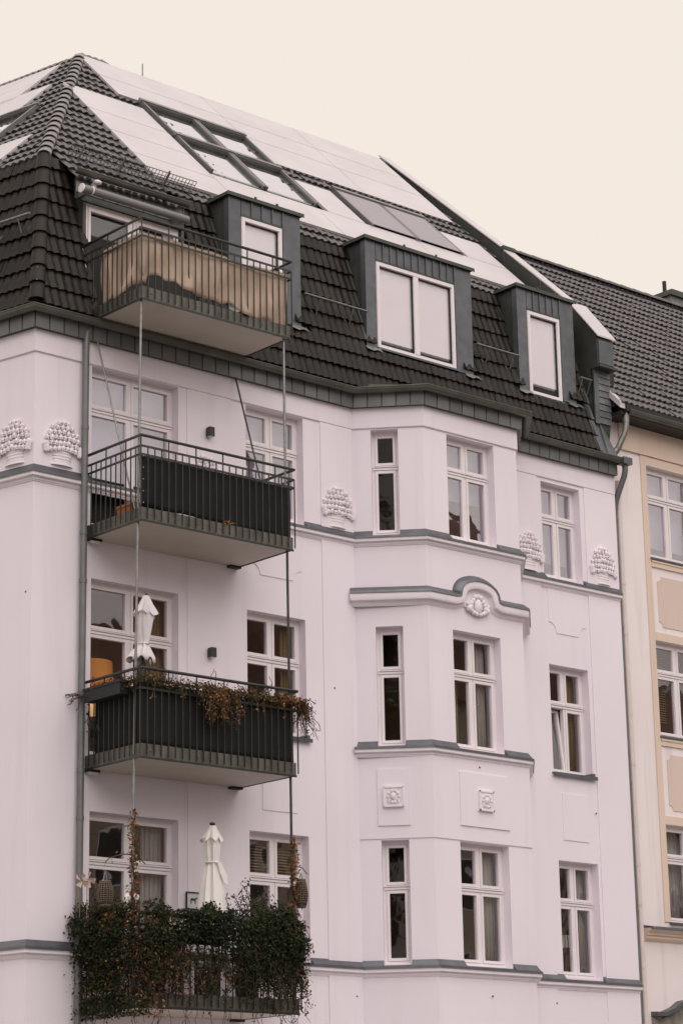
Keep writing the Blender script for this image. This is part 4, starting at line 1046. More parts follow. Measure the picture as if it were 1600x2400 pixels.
# cornice over the ground floor, pediment
s = MB(); pts = path([(NX0 + .38, YN), (NX1, YN)])
s.extrude(pts, [(0, 6.245), (.02, 6.25), (.22, 6.21), (.225, 6.17), (.215, 6.17), (.21, 6.185), (0, 6.2)]); cv = s.build('cornice_cover', M['zinc'], neigh)
s = MB(); s.extrude(pts, [(0, 6.2), (.19, 6.19), (.19, 6.165), (.11, 6.12), (.11, 6.075), (.075, 6.07), (.075, 6.02), (.03, 5.98), (0, 5.97)]); s.build('cornice', M['ntan'], neigh)
s = MB(); prof = []
px = [(32.98, 4.66), (33.22, 4.665), (33.45, 4.74), (33.68, 4.865), (33.87, 4.90), (34.1, 4.89), (34.35, 4.80), (34.6, 4.70), (34.8, 4.66)]
for (a, b) in zip(px[:-1], px[1:]):
    s.hexa([F_n(a[0], .16, a[1]), F_n(b[0], .16, b[1]), F_n(b[0], 0, b[1]), F_n(a[0], 0, a[1]), F_n(a[0], .16, a[1] + .075), F_n(b[0], .16, b[1] + .075), F_n(b[0], 0, b[1] + .085), F_n(a[0], 0, a[1] + .085)])
pd = s.build('pediment', M['zinc'], neigh, 40)
s = MB(); s.prism([F_n(x, 0, z - .03) for x, z in px][::-1] + [F_n(33.05, 0, 3.2), F_n(34.72, 0, 3.2)], (0, -.06, 0)); s.build('pediment_stone', M['pgrey'], pd)
s = MB(); s.tube([F_n(33.98 + .17 * math.cos(R(a)) * (1 - a / 900), .07, 4.45 + .25 * math.sin(R(a)) * (1 - a / 900)) for a in range(60, 420, 20)], .03, 6); s.build('scroll', M['pgrey'], pd, 50)
# neighbour gutter, pipe and roof
gutter(neigh, path([(NX0 + .2, YN), (NX1, YN)]), .44, 15.69, .075)
s = MB(); s.fbox(F_n, NX0 + .1, NX1, .30, .50, 15.66, 15.80); s.build('eaves_board', M['plastic'], neigh)
npts = [(32.69, 28.9, 15.66), (32.69, 28.9, 15.40), (32.66, 28.92, 15.25), (32.60, 29.05, 14.98), (32.52, 29.12, 14.86), (32.46, 29.15, 14.80)]
s = MB(); s.tube(npts, .058, 12); np_ = s.build('gutter_pipe', M['galv'], neigh, 50)
for (a, b) in ((0, 1), (3, 4)):
    p, q = Vector(npts[a]), Vector(npts[b]); s = MB(); s.tube([p.lerp(q, .2), p.lerp(q, .75)], .066, 12); s.build('pipe_sleeve', M['galv'], np_, 50)
pipe(neigh, [(32.70, 29.19, 14.4), (32.695, 29.19, 12.0), (32.72, 29.19, 0)], .05, 'npipe', collars=(12.45, 11.5, 10.0, 9.1, 7.3, 6.6, 5.5))
s = MB(); s.tube([(32.775, 29.24, 14.4), (32.77, 29.24, 12.0), (32.80, 29.24, 0)], .012, 6); s.build('lightning_cable', M['galv'], neigh)
s = MB(); s.box(32.30, 32.56, 29.20, 29.5, 14.75, 15.6); s.build('brick_return', M['brickred'], neigh)
s = MB(); s.box(32.46, 32.9, 29.33, 29.6, 15.3, 16.9); s.build('gap_board', M['plastic'], neigh)
NE = Vector((NX0 - .05, 28.84, 15.77)); NR = Vector((0, 34.1, 21.03))
s = MB(); s.add([(NX0, NE.y, NE.z), (NX1, NE.y, NE.z), (NX1, NR.y, NR.z), (NX0, NR.y, NR.z), (NX1, 39.4, 15.8), (NX0, 39.4, 15.8)], [(0, 1, 2, 3), (3, 2, 4, 5), (0, 3, 5), (1, 4, 2)])
nroof = s.build('tiled_roof', M['under'], neigh)
tm2 = tile_mesh('roof_tile', .30, .335, M['tile2'], .034)
rest2 = MB()
tiles(nroof, tm2, NE, X3, upU, nu, (0, 44), (0, 23), .30, .335, [(Vector((NX0, 0, 0)), -X3)], None, 300, rest2, M['tile2'], order=lambda q: (q[1] + q[0] * .55), name='roof_tile')
o = link('roof_tiles', rest2.mesh('roof_tiles', M['tile2'], 50), neigh); o.location = -neigh.location; o['kind'] = 'stuff'
for k in range(34):
    x = 32.6 + .4 * k; s = MB()
    s.rings([[(xx, NR.y + .12 * math.cos(R(180 * q / 8)), NR.z + .06 + rr * math.sin(R(180 * q / 8))) for q in range(9)] for xx, rr in ((x, .11), (x + .43, .095))]); s.build('ridge_tile', M['tile2'], nroof, 40)
s = MB(); s.hexa([(32.46, 28.82, 15.70), (32.60, 28.82, 15.70), (32.60, 29.9, 16.78), (32.46, 29.9, 16.78), (32.46, 28.82, 15.83), (32.60, 28.82, 15.83), (32.60, 29.9, 16.91), (32.46, 29.9, 16.91)]); s.build('verge_sheet', M['panel'], neigh)
s = MB(); s.hexa([(32.50, 30.05, 17.05), (32.58, 30.05, 17.05), (32.58, 31.0, 18.0), (32.50, 31.0, 18.0), (32.50, 30.05, 17.12), (32.58, 30.05, 17.12), (32.58, 31.0, 18.07), (32.50, 31.0, 18.07)]); s.build('verge_sheet', M['panel'], neigh)
s = MB(); s.box(42.45, 44.2, 35.9, 37.2, 20.0, 22.40); ch = s.build('chimney', M['slate'], neigh)
s = MB(); s.box(42.38, 44.27, 35.83, 37.27, 22.40, 22.52); s.box(42.75, 43.9, 36.1, 37.0, 22.52, 22.70); s.build('chimney_cap', M['zincdark'], ch)
s = MB(); s.tube([(42.95, 36.5, 22.70), (42.95, 36.5, 23.05)], .05, 8); s.build('chimney_pot', M['plastic'], ch)

# ------------------------------------------------------------------ houses across the street (seen only as reflections)
def far_house(x0, x1, eaves, ridge, m, label):
    y1, y0 = -6.0, -18.0
    t = thing('townhouse', label, 'building', ((x0 + x1) / 2, -12, 0), 'houses across the street')
    s = MB(); s.box(x0, x1, y0, y1, 0, eaves); s.build('wall', m, t)
    s = MB(); ym = (y0 + y1) / 2
    s.add([(x0, y1 + .4, eaves), (x1, y1 + .4, eaves), (x1, ym, ridge), (x0, ym, ridge), (x0, y0 - .4, eaves), (x1, y0 - .4, eaves)], [(0, 1, 2, 3), (3, 2, 5, 4), (0, 3, 4), (1, 5, 2), (0, 4, 5, 1)]); r = s.build('roof', M['farroof'], t)
    s = MB(); s.box(x0 + 2, x0 + 3, ym - .5, ym + .5, ridge - 1.5, ridge + 1.2); s.build('chimney', M['farroof'], r)
    n = int((x1 - x0) / 2.6)
    for k in range(n):
        for q in range(5):
            x = x0 + (x1 - x0) * (k + .5) / n; z = 1.4 + q * 3.4
            if z + 2 > eaves: continue
            s = MB(); s.box(x - .6, x + .6, y1 + .002, y1 + .05, z, z + 1.9); f = s.build('window', M['white'], t)
            s = MB(); s.box(x - .5, x + .5, y1 + .05, y1 + .056, z + .1, z + 1.8); s.build('pane', M['plastic'], f)
far_house(26, 40, 15.5, 20.5, M['far1'], 'olive rendered town house across the street, left of the row')
far_house(40.2, 54, 16.0, 22.0, M['far2'], 'brown rendered town house across the street, middle of the row')
far_house(54.2, 68, 19.0, 28.5, M['far1'], 'olive rendered town house across the street, right of the row')
far_house(68.2, 86, 17.0, 23.5, M['far2'], 'brown rendered town house across the street, far right end of the row')

def unseen_tree(x, y, hgt, cr_, label, seed):  # trees added out of view to darken the bay's side-window reflections
    rg = random.Random(seed); t = thing('street_tree', label, 'tree', (x, y, 0), 'trees at the street corner')
    s = MB(); s.tube([(x, y, -.1), (x + .1, y, 2.5), (x - .1, y + .1, hgt * .45), (x, y, hgt * .8)], [.38, .3, .22, .06], 10); tr = s.build('trunk', M['stem'], t, 50)
    limbs = []
    for k in range(14):
        a = rg.uniform(0, 6.28); z0 = hgt * rg.uniform(.28, .7); l = cr_ * rg.uniform(.6, .95)
        e = Vector((x + l * math.cos(a), y + l * math.sin(a), z0 + l * rg.uniform(.4, .9))); m_ = Vector((x, y, z0)).lerp(e, .5) + Vector((0, 0, .3)); limbs.append(e)
        s = MB(); s.tube([(x, y, z0), m_, e], [.12, .08, .03], 6); s.build('limb', M['stem'], tr, 50)
    pts = []
    for k in range(60):
        while True:
            v = Vector((rg.uniform(-1, 1), rg.uniform(-1, 1), rg.uniform(-1, 1)))
            if v.length < 1: break
        c = Vector((x + v.x * cr_, y + v.y * cr_, hgt * .62 + v.z * hgt * .36)); r = rg.uniform(.7, 1.5)
        for q in range(210): pts.append((c + Vector((rg.gauss(0, r * .5), rg.gauss(0, r * .5), rg.gauss(0, r * .42))), .42))
    leaf_mesh('crown', pts, .4, M['leaf'], t, rg, True)
unseen_tree(0.2, 12.5, 24.0, 4.2, 'tall dark street tree nearest the kerb at the left street corner', 5)
unseen_tree(-6.5, 8.0, 25.0, 5.0, 'tall dark street tree in the middle of the left street corner', 6)
unseen_tree(-14.0, 14.0, 24.0, 5.0, 'tall dark street tree farthest left at the street corner', 8)

# ------------------------------------------------------------------ things on the balconies
# tan canvas of the top balcony: wavy sheet inside the balusters with a sagging lower hem
def screen_sheet(pts, ztop, zbot, m, wave=.012, sag=0, seed=1, n_per=60, rows=10, thick=.004):
    rng = random.Random(seed); P = [Vector(p) for p in pts]; L = [0]
    for a, b in zip(P[:-1], P[1:]): L.append(L[-1] + (b - a).length)
    n = int(L[-1] * n_per / 2); s = MB(); ph = [rng.uniform(0, 6.28) for _ in range(6)]
    grid = []
    for i in range(n + 1):
        d = L[-1] * i / n
        for j in range(len(P) - 1):
            if d <= L[j + 1] + 1e-6: break
        t = (d - L[j]) / (L[j + 1] - L[j]); p = P[j].lerp(P[j + 1], t); tg = (P[j + 1] - P[j]).normalized(); nr = Vector((tg.y, -tg.x))
        zt_ = ztop(d) if callable(ztop) else ztop; zb_ = zbot(d) if callable(zbot) else zbot
        row = []
        for k in range(rows + 1):
            v = k / rows; z = zt_ + (zb_ - zt_) * v
            o = wave * (math.sin(d * 11 + ph[0] + v * 1.5) * .6 + math.sin(d * 23 + ph[1] - v * 2.5) * .5 + math.sin(d * 5 + v * 6 + ph[2])) * (.35 + v)
            row.append((p.x - nr.x * o, p.y - nr.y * o, z))
        grid.append(row)
    for i in range(n):
        for k in range(rows): s.quad(grid[i][k], grid[i + 1][k], grid[i + 1][k + 1], grid[i][k + 1])
    me = s.mesh('sheet', M[m], None)
    bm = bmesh.new(); bm.from_mesh(me); bmesh.ops.remove_doubles(bm, verts=bm.verts, dist=.0005); bmesh.ops.recalc_face_normals(bm, faces=bm.faces); bm.to_mesh(me); bm.free()
    me.polygons.foreach_set('use_smooth', [True] * len(me.polygons))
    return me
def add_sheet(name, me, label, cat):
    o = link(name, me); md = o.modifiers.new('thick', 'SOLIDIFY'); md.thickness = .005
    return tag(o, label, cat)
z = ZB[0]
def tan_bot(d):
    if d < 1.15: return z + .17 + .12 * (d / 1.15) + .02 * math.sin(d * 9)
    e = d - 1.2
    return z + .42 - .10 * e + .03 * math.sin(e * 6.0) + .018 * math.sin(e * 17) - (.05 if e > 2.0 else 0) + (.04 * math.sin(e * 9) if e > 1 else 0)
def tan_top(d): return z + 1.10 - (.07 * math.exp(-((d - 3.0) / .25) ** 2)) - .02 * abs(math.sin(d * 4))
me = screen_sheet([(BX0 + .02, BY1 - .28, 0), (BX0 + .02, BY0 + .025, 0), (BX1 - .02, BY0 + .025, 0), (BX1 - .02, BY1 - .5, 0)], tan_top, tan_bot, 'tan', .028, seed=4)
add_sheet('privacy_screen', me, 'tan canvas privacy screen with ragged lower hem tied inside the top balcony railing', 'privacy screen')
z = ZB[1]
me = screen_sheet([(BX0 + .02, BY0 + .03, 0), (BX1 - .02, BY0 + .03, 0), (BX1 - .02, BY0 + .1, 0)], z + 1.0, lambda d: z + .235 - .07 * d / 2.9 + .008 * math.sin(d * 9), 'black', .004, seed=9)
add_sheet('privacy_screen', me, 'black screen tied behind the bare balcony railing on the third floor', 'privacy screen')
s = MB()
for k in range(12):
    s.blob((BX0 + .14 + k * .25, BY0 - .04, z + 1.0), .012, 5, 4)
for k in range(5): s.blob((BX0 + .01, BY0 - .04, z + .25 + .18 * k), .012, 5, 4)
o = s.build('screen_ties', M['galv'], bals[1])
z = ZB[2]
me = screen_sheet([(BX0 + .02, BY1 - .22, 0), (BX0 + .02, BY0 + .03, 0), (BX1 - .02, BY0 + .03, 0), (BX1 - .02, BY0 + .12, 0)], z + 1.06, z + .19, 'black', .004, seed=12)
add_sheet('privacy_screen', me, 'black screen behind the railing of the balcony with the dried creeper', 'privacy screen')

# planters
def planter(x0, x1, y0, y1, z0, z1, m, label, name='planter'):
    t = thing(name, label, 'planter', ((x0 + x1) / 2, (y0 + y1) / 2, z0))
    s = MB(); e = .02
    s.hexa([(x0 + e, y0 + e, z0), (x1 - e, y0 + e, z0), (x1 - e, y1 - e, z0), (x0 + e, y1 - e, z0), (x0, y0, z1), (x1, y0, z1), (x1, y1, z1), (x0, y1, z1)]); s.build('trough', M[m], t)
    s = MB(); s.box(x0 - .012, x1 + .012, y0 - .012, y0, z1 - .025, z1 + .012); s.box(x0 - .012, x1 + .012, y1, y1 + .012, z1 - .025, z1 + .012); s.box(x0 - .012, x0, y0, y1, z1 - .025, z1 + .012); s.box(x1, x1 + .012, y0, y1, z1 - .025, z1 + .012); s.build('rim', M[m], t)
    s = MB(); s.box(x0 + .01, x1 - .01, y0 + .01, y1 - .01, z1 - .02, z1 + .004); s.build('soil', M['stem'], t)
planter(BX0 - .22, BX0 - .035, 27.95, 28.85, ZB[2] + .93, ZB[2] + 1.12, 'plastic', 'long black planter hung outside the left end of the dried creeper balcony')
planter(20.75, 22.15, BY0 + .05, BY0 + .22, ZB[2] + .9, ZB[2] + 1.09, 'plastic', 'long black planter along the left half of the dried creeper balcony front')
planter(22.2, 23.5, BY0 + .05, BY0 + .22, ZB[2] + .9, ZB[2] + 1.09, 'plastic', 'long black planter along the right half of the dried creeper balcony front')
planter(20.76, 20.92, 28.12, 28.5, ZB[1] + .15, ZB[1] + .36, 'terra', 'small terracotta trough on the floor of the bare balcony')
planter(20.8, 22.2, BY0 + .04, BY0 + .18, ZB[3] + .92, ZB[3] + 1.08, 'plastic', 'black trough buried in the ivy at the balcony front')

def strand(p, rng, n, step, drift, droop):
    pts = [Vector(p)]; d = Vector(drift)
    for k in range(n):
        d = (d + Vector((rng.gauss(0, .35), rng.gauss(0, .35), rng.gauss(0, .25) - droop))).normalized()
        pts.append(pts[-1] + d * step)
    return pts
def stems(name, paths, r, m, parent):
    s = MB()
    for p in paths: s.tube(p, r, 4, False)
    o = s.build(name, m, parent)
    if len(paths) > 1: o['kind'] = 'stuff'
    return o

rng = random.Random(21)
# --- ivy wrapped round the lowest balcony
ivy = thing('ivy', 'dense dark green ivy wrapped round the railing of the lowest balcony', 'climbing plant', (22.1, 27.8, 4.3))
zb = ZB[3]; green = []; green2 = []; rust = []; gold = []; paths = []
def rim(t):        # 0..1.35 left side from wall to corner, then front 2.95, then right .5
    if t < 1.35: return Vector((BX0 - .03, BY1 - t, 0)), Vector((-1, 0, 0))
    if t < 4.28: return Vector((BX0 - .03 + (t - 1.35), BY0 - .03, 0)), Vector((0, -1, 0))
    return Vector((BX1 + .03, BY0 + (t - 4.28), 0)), Vector((1, 0, 0))
def dens(t):
    return 1.0
def clump(t, z): return .5 + .28 * math.sin(t * 5.1 + z * 3.7) + .22 * math.sin(t * 11.3 - z * 8.1 + 2) + .18 * math.sin(t * 2.3 + z * 15 + 1)
for k in range(27000):        # thick band over the handrail
    t = rng.uniform(0, 5.2); p, n = rim(t); lump = .55 + .45 * math.sin(t * 4.1 + 1) * math.sin(t * 1.7) 
    top = 1.40 + .07 * math.sin(t * 5.3) + .05 * math.sin(t * 13)
    low = .78 + .16 * math.sin(t * 3.1 + .5) - (.24 if t > 3.15 else 0) - (.25 if t < 1.6 else 0)
    v = rng.betavariate(1.4, 1.1); z = zb + low + (top - low) * v
    cl = clump(t, z)
    if rng.random() > .42 + .6 * cl: continue
    o = rng.gauss(.03 + .09 * cl, .07) * (1.0 - .35 * abs(v - .5)); z += .05 * (cl - .4) * v; q = p + n * (o + .03) + Vector((rng.gauss(0, .02), rng.gauss(0, .02), z))
    c = rng.random()
    if t < 1.9 and c < .07: rust.append((q, .06))
    elif c < .17 and v > .55: green2.append((q, .058))
    else: green.append((q, .058))
for k in range(9500):         # left side curtain of leaves right down to the slab
    t = rng.uniform(0, 1.5); p, n = rim(t); z = zb + rng.uniform(-.12, 1.0); o = rng.gauss(.03, .075)
    if rng.random() > .3 + .8 * clump(t, z): continue
    q = p + n * o + Vector((rng.gauss(0, .03), rng.gauss(0, .03), z)); c = rng.random()
    (rust if c < .08 else gold if c < .10 else green2 if c < .2 else green).append((q, .052))
# hanging strands across the open lower front
for k in range(330):
    t = rng.uniform(1.3, 4.9); t = t if rng.random() < .5 else (rng.uniform(3.0, 4.9) if rng.random() < .62 else rng.uniform(1.3, 2.1))
    p, n = rim(t); st = strand(p + n * rng.gauss(.04, .04) + Vector((0, 0, zb + rng.uniform(.75, 1.0))), rng, rng.randint(5, 15), .055, (0, 0, -1), .5)
    paths.append(st)
    for q in st:
        for j in range(rng.randint(2, 6)):
            c = rng.random(); qq = q + Vector((rng.gauss(0, .03), rng.gauss(0, .03), rng.gauss(0, .025)))
            (rust if (c < .35 and t < 2.2) or c < .13 else gold if c < .15 else green2 if c < .22 else green).append((qq, .046))
# trailing ends below the slab and out at the sides
for k in range(64):
    t = rng.uniform(0, 4.9); p, n = rim(t); st = strand(p + n * .03 + Vector((0, 0, zb + .15)), rng, rng.randint(4, 11), .05, (rng.gauss(0, .2), -.1, -1), .35)
    paths.append(st)
    for q in st:
        if rng.random() < .8: green.append((q + Vector((rng.gauss(0, .02),) * 3), .038))
for k in range(26):
    side = rng.choice((0, 1)); z = zb + rng.uniform(.3, 1.35)
    p = Vector((BX0 - .08, BY1 - rng.uniform(0, .8), z)) if side == 0 else Vector((BX1 + .08, BY0 + rng.uniform(0, .4), z))
    st = strand(p, rng, rng.randint(4, 9), .045, (-.8 if side == 0 else .9, -.2, .3), .28); paths.append(st)
    for q in st[::1]: (green2 if rng.random() < .3 else green).append((q, .03))
# a patch of ochre leaves deep inside
for k in range(150): gold.append((Vector((22.35 + rng.gauss(0, .16), 27.98 + rng.gauss(0, .05), zb + .62 + rng.gauss(0, .09))), .05))
# autumn fall at the front left corner
for k in range(340):
    a = rng.random(); x = BX0 - .02 + rng.gauss(.1, .12) + .25 * a * (rng.random() < .3); z = zb + 1.3 - 1.45 * a
    (gold if rng.random() < .45 else rust).append((Vector((x, BY0 - .08 + rng.gauss(0, .05), z)), .055))
for k in range(160): (gold if rng.random() < .5 else rust).append((Vector((BX0 - .08 + rng.gauss(0, .06), BY0 + rng.uniform(0, .7), zb + 1.22 + rng.gauss(0, .06))), .06))
leaf_mesh('green_leaves', green, .05, M['leaf'], ivy, rng); leaf_mesh('olive_leaves', green2, .05, M['leaf2'], ivy, rng)
leaf_mesh('rusty_leaves', rust, .05, M['rust'], ivy, rng); leaf_mesh('golden_leaves', gold, .05, M['gold'], ivy, rng)
stems('stems', paths, .004, M['stem'], ivy)

# --- creepers climbing the rods
def rod_creeper(x, y, z0, z1, label, n, twig=None):
    t = thing('climbing_vine', label, 'climbing plant', (x, y, z0)); ru = []; go = []; gr = []
    st = [Vector((x + .03 * math.sin(k * .9), y - .03 - .02 * math.cos(k * 1.1), z0 + (z1 - z0) * k / 24)) for k in range(25)]
    for k in range(n):
        a = rng.random() ** 1.15; p = Vector((x + rng.gauss(0, .045 * (1.15 - a * .6)), y - .04 + rng.gauss(0, .04), z0 + (z1 - z0) * a)); c = rng.random()
        (ru if c < .5 else go if c < .85 else gr).append((p, .058))
    ps = [st]
    for q in (twig or []):
        ps.append([Vector(v) for v in q])
        for v in q[1:]:
            for j in range(2): (go if rng.random() < .6 else gr).append((Vector(v) + Vector((rng.gauss(0, .03), rng.gauss(0, .03), rng.gauss(0, .03))), .045))
    leaf_mesh('rusty_leaves', ru, .05, M['rust'], t, rng); leaf_mesh('golden_leaves', go, .05, M['gold'], t, rng); leaf_mesh('olive_leaves', gr, .05, M['leaf2'], t, rng); [stems('stem', [q], .008, M['stem'], t) for q in ps]
tw = [[(20.64, 27.9, 6.40), (20.48, 27.85, 6.39), (20.30, 27.80, 6.35), (20.14, 27.75, 6.30), (20.06, 27.74, 6.24)], [(20.66, 27.9, 6.85), (20.54, 27.85, 6.80), (20.46, 27.84, 6.78)], [(20.64, 27.9, 6.38), (20.76, 27.9, 6.36), (20.86, 27.88, 6.28)]]
rod_creeper(20.645, 27.92, 5.55, 7.03, 'orange leaved creeper climbing the left rod of the lowest balcony', 460, tw)
rod_creeper(23.5, 27.80, 5.4, 6.87, 'orange leaved creeper climbing the right rod of the lowest balcony', 480, [[(23.5, 27.8, 6.45), (23.66, 27.75, 6.42), (23.76, 27.75, 6.33)], [(23.5, 27.8, 6.3), (23.62, 27.75, 6.2), (23.66, 27.75, 6.0)]])

# --- dried creeper along the rail of the second floor balcony
cr = thing('dried_creeper', 'half dried creeper with rusty leaves hanging over the second floor balcony rail', 'climbing plant', (22.1, 27.75, ZB[2] + 1.0))
gr = []; ru = []; go = []; ol = []; ps = []; zb = ZB[2]
for k in range(3900):
    t = rng.uniform(0.05, 4.35); p, n = rim(t); e = .10 + .05 * math.sin(t * 7) + .05 * math.sin(t * 17); c = rng.random()
    z = zb + 1.14 + rng.gauss(0, .035) + (.06 * rng.random() if rng.random() < .2 else 0) - abs(rng.gauss(0, e * .35)); q = p + n * rng.gauss(.03, .06) + Vector((0, 0, z))
    if 2.45 < t < 3.1: (ru if c < .34 else go if c < .52 else ol).append((q, .05))
    elif t > 3.9: (ru if c < .55 else go if c < .8 else ol).append((q, .055))
    else: (ol if c < .36 else gr if c < .76 else ru if c < .94 else go).append((q, .042))
for k in range(52):
    t = rng.gauss(2.74, .2) if rng.random() < .62 else rng.uniform(1.4, 4.2); p, n = rim(t)
    st = strand(p + n * .12 + Vector((0, 0, zb + 1.12)), rng, rng.randint(4, 13 if abs(t - 2.78) < .3 else 7), .045, (0, -.2, -1), .45); ps.append(st)
    for q in st:
        for j in range(2): c = rng.random(); (ru if c < .45 else go if c < .75 else ol).append((q + Vector((rng.gauss(0, .02), rng.gauss(0, .02), rng.gauss(0, .02))), .046))
for k in range(30):      # overflow at the right end
    st = strand(Vector((BX1 + .06, BY0 - .05 + rng.gauss(0, .06), zb + 1.1 + rng.gauss(0, .04))), rng, rng.randint(5, 12), .05, (.6, -.1, -.2), .35); ps.append(st)
    for i, q in enumerate(st):
        for j in range(4 if i < 5 else 1): c = rng.random(); (ru if c < .6 else go if c < .82 else ol).append((q + Vector((rng.gauss(0, .025), rng.gauss(0, .025), rng.gauss(0, .025))), .05 if i < 5 else .036))
for k in range(9):
    st = strand(Vector((BX0 - .1, BY1 - .1, zb + 1.06)), rng, 7, .045, (-.9, -.2, .05), .1); ps.append(st)
    for q in st: (ru if rng.random() < .7 else ol).append((q + Vector((rng.gauss(0, .02),) * 3), .04))
for k in range(16):     # upright twigs above the rail
    t = rng.uniform(.2, 4.2); p, n = rim(t); st = strand(p + Vector((0, 0, zb + 1.12)), rng, rng.randint(4, 7), .05, (rng.gauss(0, .3), 0, 1), -.1); ps.append(st)
    for q in st[2:]: (ol if rng.random() < .5 else ru).append((q, .035))
for (nm, l, m_) in (('rusty_leaves', ru, 'rust'), ('golden_leaves', go, 'gold'), ('olive_leaves', ol, 'leaf2'), ('green_leaves', gr, 'leaf')): leaf_mesh(nm, l, .05, M[m_], cr, rng)
stems('stems', ps, .005, M['stem'], cr)
def shrub(x, y, z, hgt, wid, n, label, m='leaf', ntw=22, sz=.05, name='shrub'):
    t = thing(name, label, 'plant', (x, y, z)); lv = []; ps = []
    for k in range(ntw):
        a = rng.uniform(0, 6.28); st = strand((x, y, z), rng, rng.randint(6, 10), hgt / 8, (math.cos(a) * wid, math.sin(a) * wid, 1), -.06); ps.append(st)
        for q in st[2:]:
            for j in range(n): lv.append((q + Vector((rng.gauss(0, .04), rng.gauss(0, .04), rng.gauss(0, .04))), sz))
    leaf_mesh('leaves', lv, .05, M[m], t, rng); stems('twigs', ps, .006, M['stem'], t)
shrub(22.95, 28.2, 5.35, .75, .45, 6, 'dark bushy shrub behind the ivy beside the white parasol', ntw=30)
shrub(23.35, 28.1, 5.4, .48, .5, 5, 'low dark shrub behind the ivy in front of the right window', ntw=22)
shrub(20.62, 28.55, 5.45, .5, .4, 5, 'dark shrub at the wall end of the ivy balcony below the wicker lantern', ntw=22)
shrub(23.15, 28.1, ZB[2] + 1.0, .38, .4, 3, 'sparse grey green shrub at the right end of the dried creeper balcony', 'leaf2', 12, .04)
shrub(20.75, 28.9, ZB[2] + .4, .5, .25, 3, 'straggly plant at the wall end of the dried creeper balcony', 'leaf', 10, .06)
shrub(20.98, 29.75, 9.0, .42, .25, 2, 'small dry house plant beside the lit orange lamp', 'rust', 8, .05, 'house_plant')
s = MB(); rr = random.Random(3)
lv = [(Vector((22.28 + rr.gauss(0, .05), 27.72, ZB[1] + .22 + rr.gauss(0, .015))), .05) for k in range(14)]
tag(leaf_mesh('fallen_leaves', lv, .05, M['gold'], None, rr, False), 'few yellow fallen leaves on the edge sheet of the bare balcony', 'leaves')

# --- parasols
def parasol(base, topp, rings_, m, label, pole_r=.019, npl=8, cap=True, hems=()):
    t = thing('parasol', label, 'parasol', base); B, T = Vector(base), Vector(topp); ax = (T - B).normalized(); a = ax.orthogonal().normalized(); b = ax.cross(a)
    s = MB(); s.tube([B, T + ax * .03], pole_r, 8); s.build('pole', M['fixture'], t, 50)
    s = MB(); rg = []; n = 64
    for i, (d, r, pl, tw, off) in enumerate(rings_):
        c = B + ax * d + a * off[0] + b * off[1]; row = []
        for k in range(n):
            th = 2 * math.pi * k / n; u = (npl * (th + .25 * math.sin(th * 2 + 1) + .12 * tw)) / (2 * math.pi); f = abs((u % 1) * 2 - 1); f = 1 - f ** .7 * 2; rr = r * (1 + pl * f + .4 * pl * math.cos(3 * th + 2 * tw)); row.append(c + (a * math.cos(th) + b * math.sin(th)) * rr + ax * (.22 * r * math.cos(npl * th + tw) if i in hems else 0))
        rg.append(row)
    s.rings(rg, False); o = s.build('canopy', M[m], t, 38); md = o.modifiers.new('thick', 'SOLIDIFY'); md.thickness = .004
    if cap:
        s = MB(); s.blob(T + ax * .015, .045, 10, 6, (1, 1, .6)); s.build('finial', M['fixture'], t, 60)
    return t, ax, a, b
z = ZB[2]
t, ax, a, b = parasol((20.86, 28.05, z + .15), (21.02, 28.10, 10.27), [(1.345, .185, .28, .0, (0, .02)), (1.40, .17, .28, .1, (0, .015)), (1.47, .13, .3, .3, (0, .01)), (1.54, .088, .3, .5, (0, 0)), (1.60, .056, .3, .8, (0, 0)), (1.66, .068, .3, .9, (0, .0)), (1.76, .085, .3, 1.1, (0, .01)), (1.90, .102, .28, 1.3, (0, .01)), (2.02, .112, .28, 1.5, (0, 0)), (2.05, .11, .28, 1.6, (0, 0)), (2.055, .152, .34, 1.65, (0, 0)), (2.12, .13, .28, 1.65, (0, 0)), (2.20, .095, .2, 1.6, (0, 0)), (2.28, .065, .14, 1.5, (0, 0)), (2.33, .045, 0.05, 0, (0, 0)), (2.335, .005, 0, 0, (0, 0))], 'umbgrey', 'closed grey parasol tied in the middle, at the corner of the dried creeper balcony', npl=6, cap=False, hems=(0, 10))
s = MB(); s.tube([Vector((20.86, 28.05, z + .15)) + ax * 1.597 + (a * math.cos(q * .4) + b * math.sin(q * .4)) * .066 for q in range(17)], .012, 5, False); s.build('tie_band', M['umbgrey'], t)
z = ZB[3]
t, ax, a, b = parasol((22.39, 28.3, z + .15), (22.40, 28.3, 7.02), [(1.02, .215, .17, .0, (0, 0)), (1.35, .19, .2, .1, (0, 0)), (1.70, .145, .24, .3, (0, 0)), (1.93, .10, .28, .5, (0, 0)), (2.00, .085, .28, .6, (0, 0)), (2.06, .092, .26, .6, (0, 0)), (2.20, .108, .24, .7, (0, 0)), (2.36, .112, .22, .7, (0, 0)), (2.365, .150, .24, .8, (0, 0)), (2.46, .105, .14, .8, (0, 0)), (2.54, .065, .08, .8, (0, 0)), (2.575, .055, 0, 0, (0, 0))], 'umbwhite', 'closed white parasol with a sash, standing behind the ivy', npl=6, hems=(8,))
s = MB(); s.tube([Vector((22.39, 28.3, z + .15)) + ax * 2.03 + (a * math.cos(q * .4) + b * math.sin(q * .4)) * .100 for q in range(17)], .012, 5, False); s.build('sash_band', M['umbwhite'], t)
s = MB(); s.prism([(22.40, 28.19, 6.46), (22.46, 28.19, 6.47), (22.56, 28.17, 6.28), (22.585, 28.17, 6.12), (22.52, 28.18, 6.16), (22.45, 28.19, 6.30)], (0, -.012, 0)); s.build('sash_end', M['umbwhite'], t)

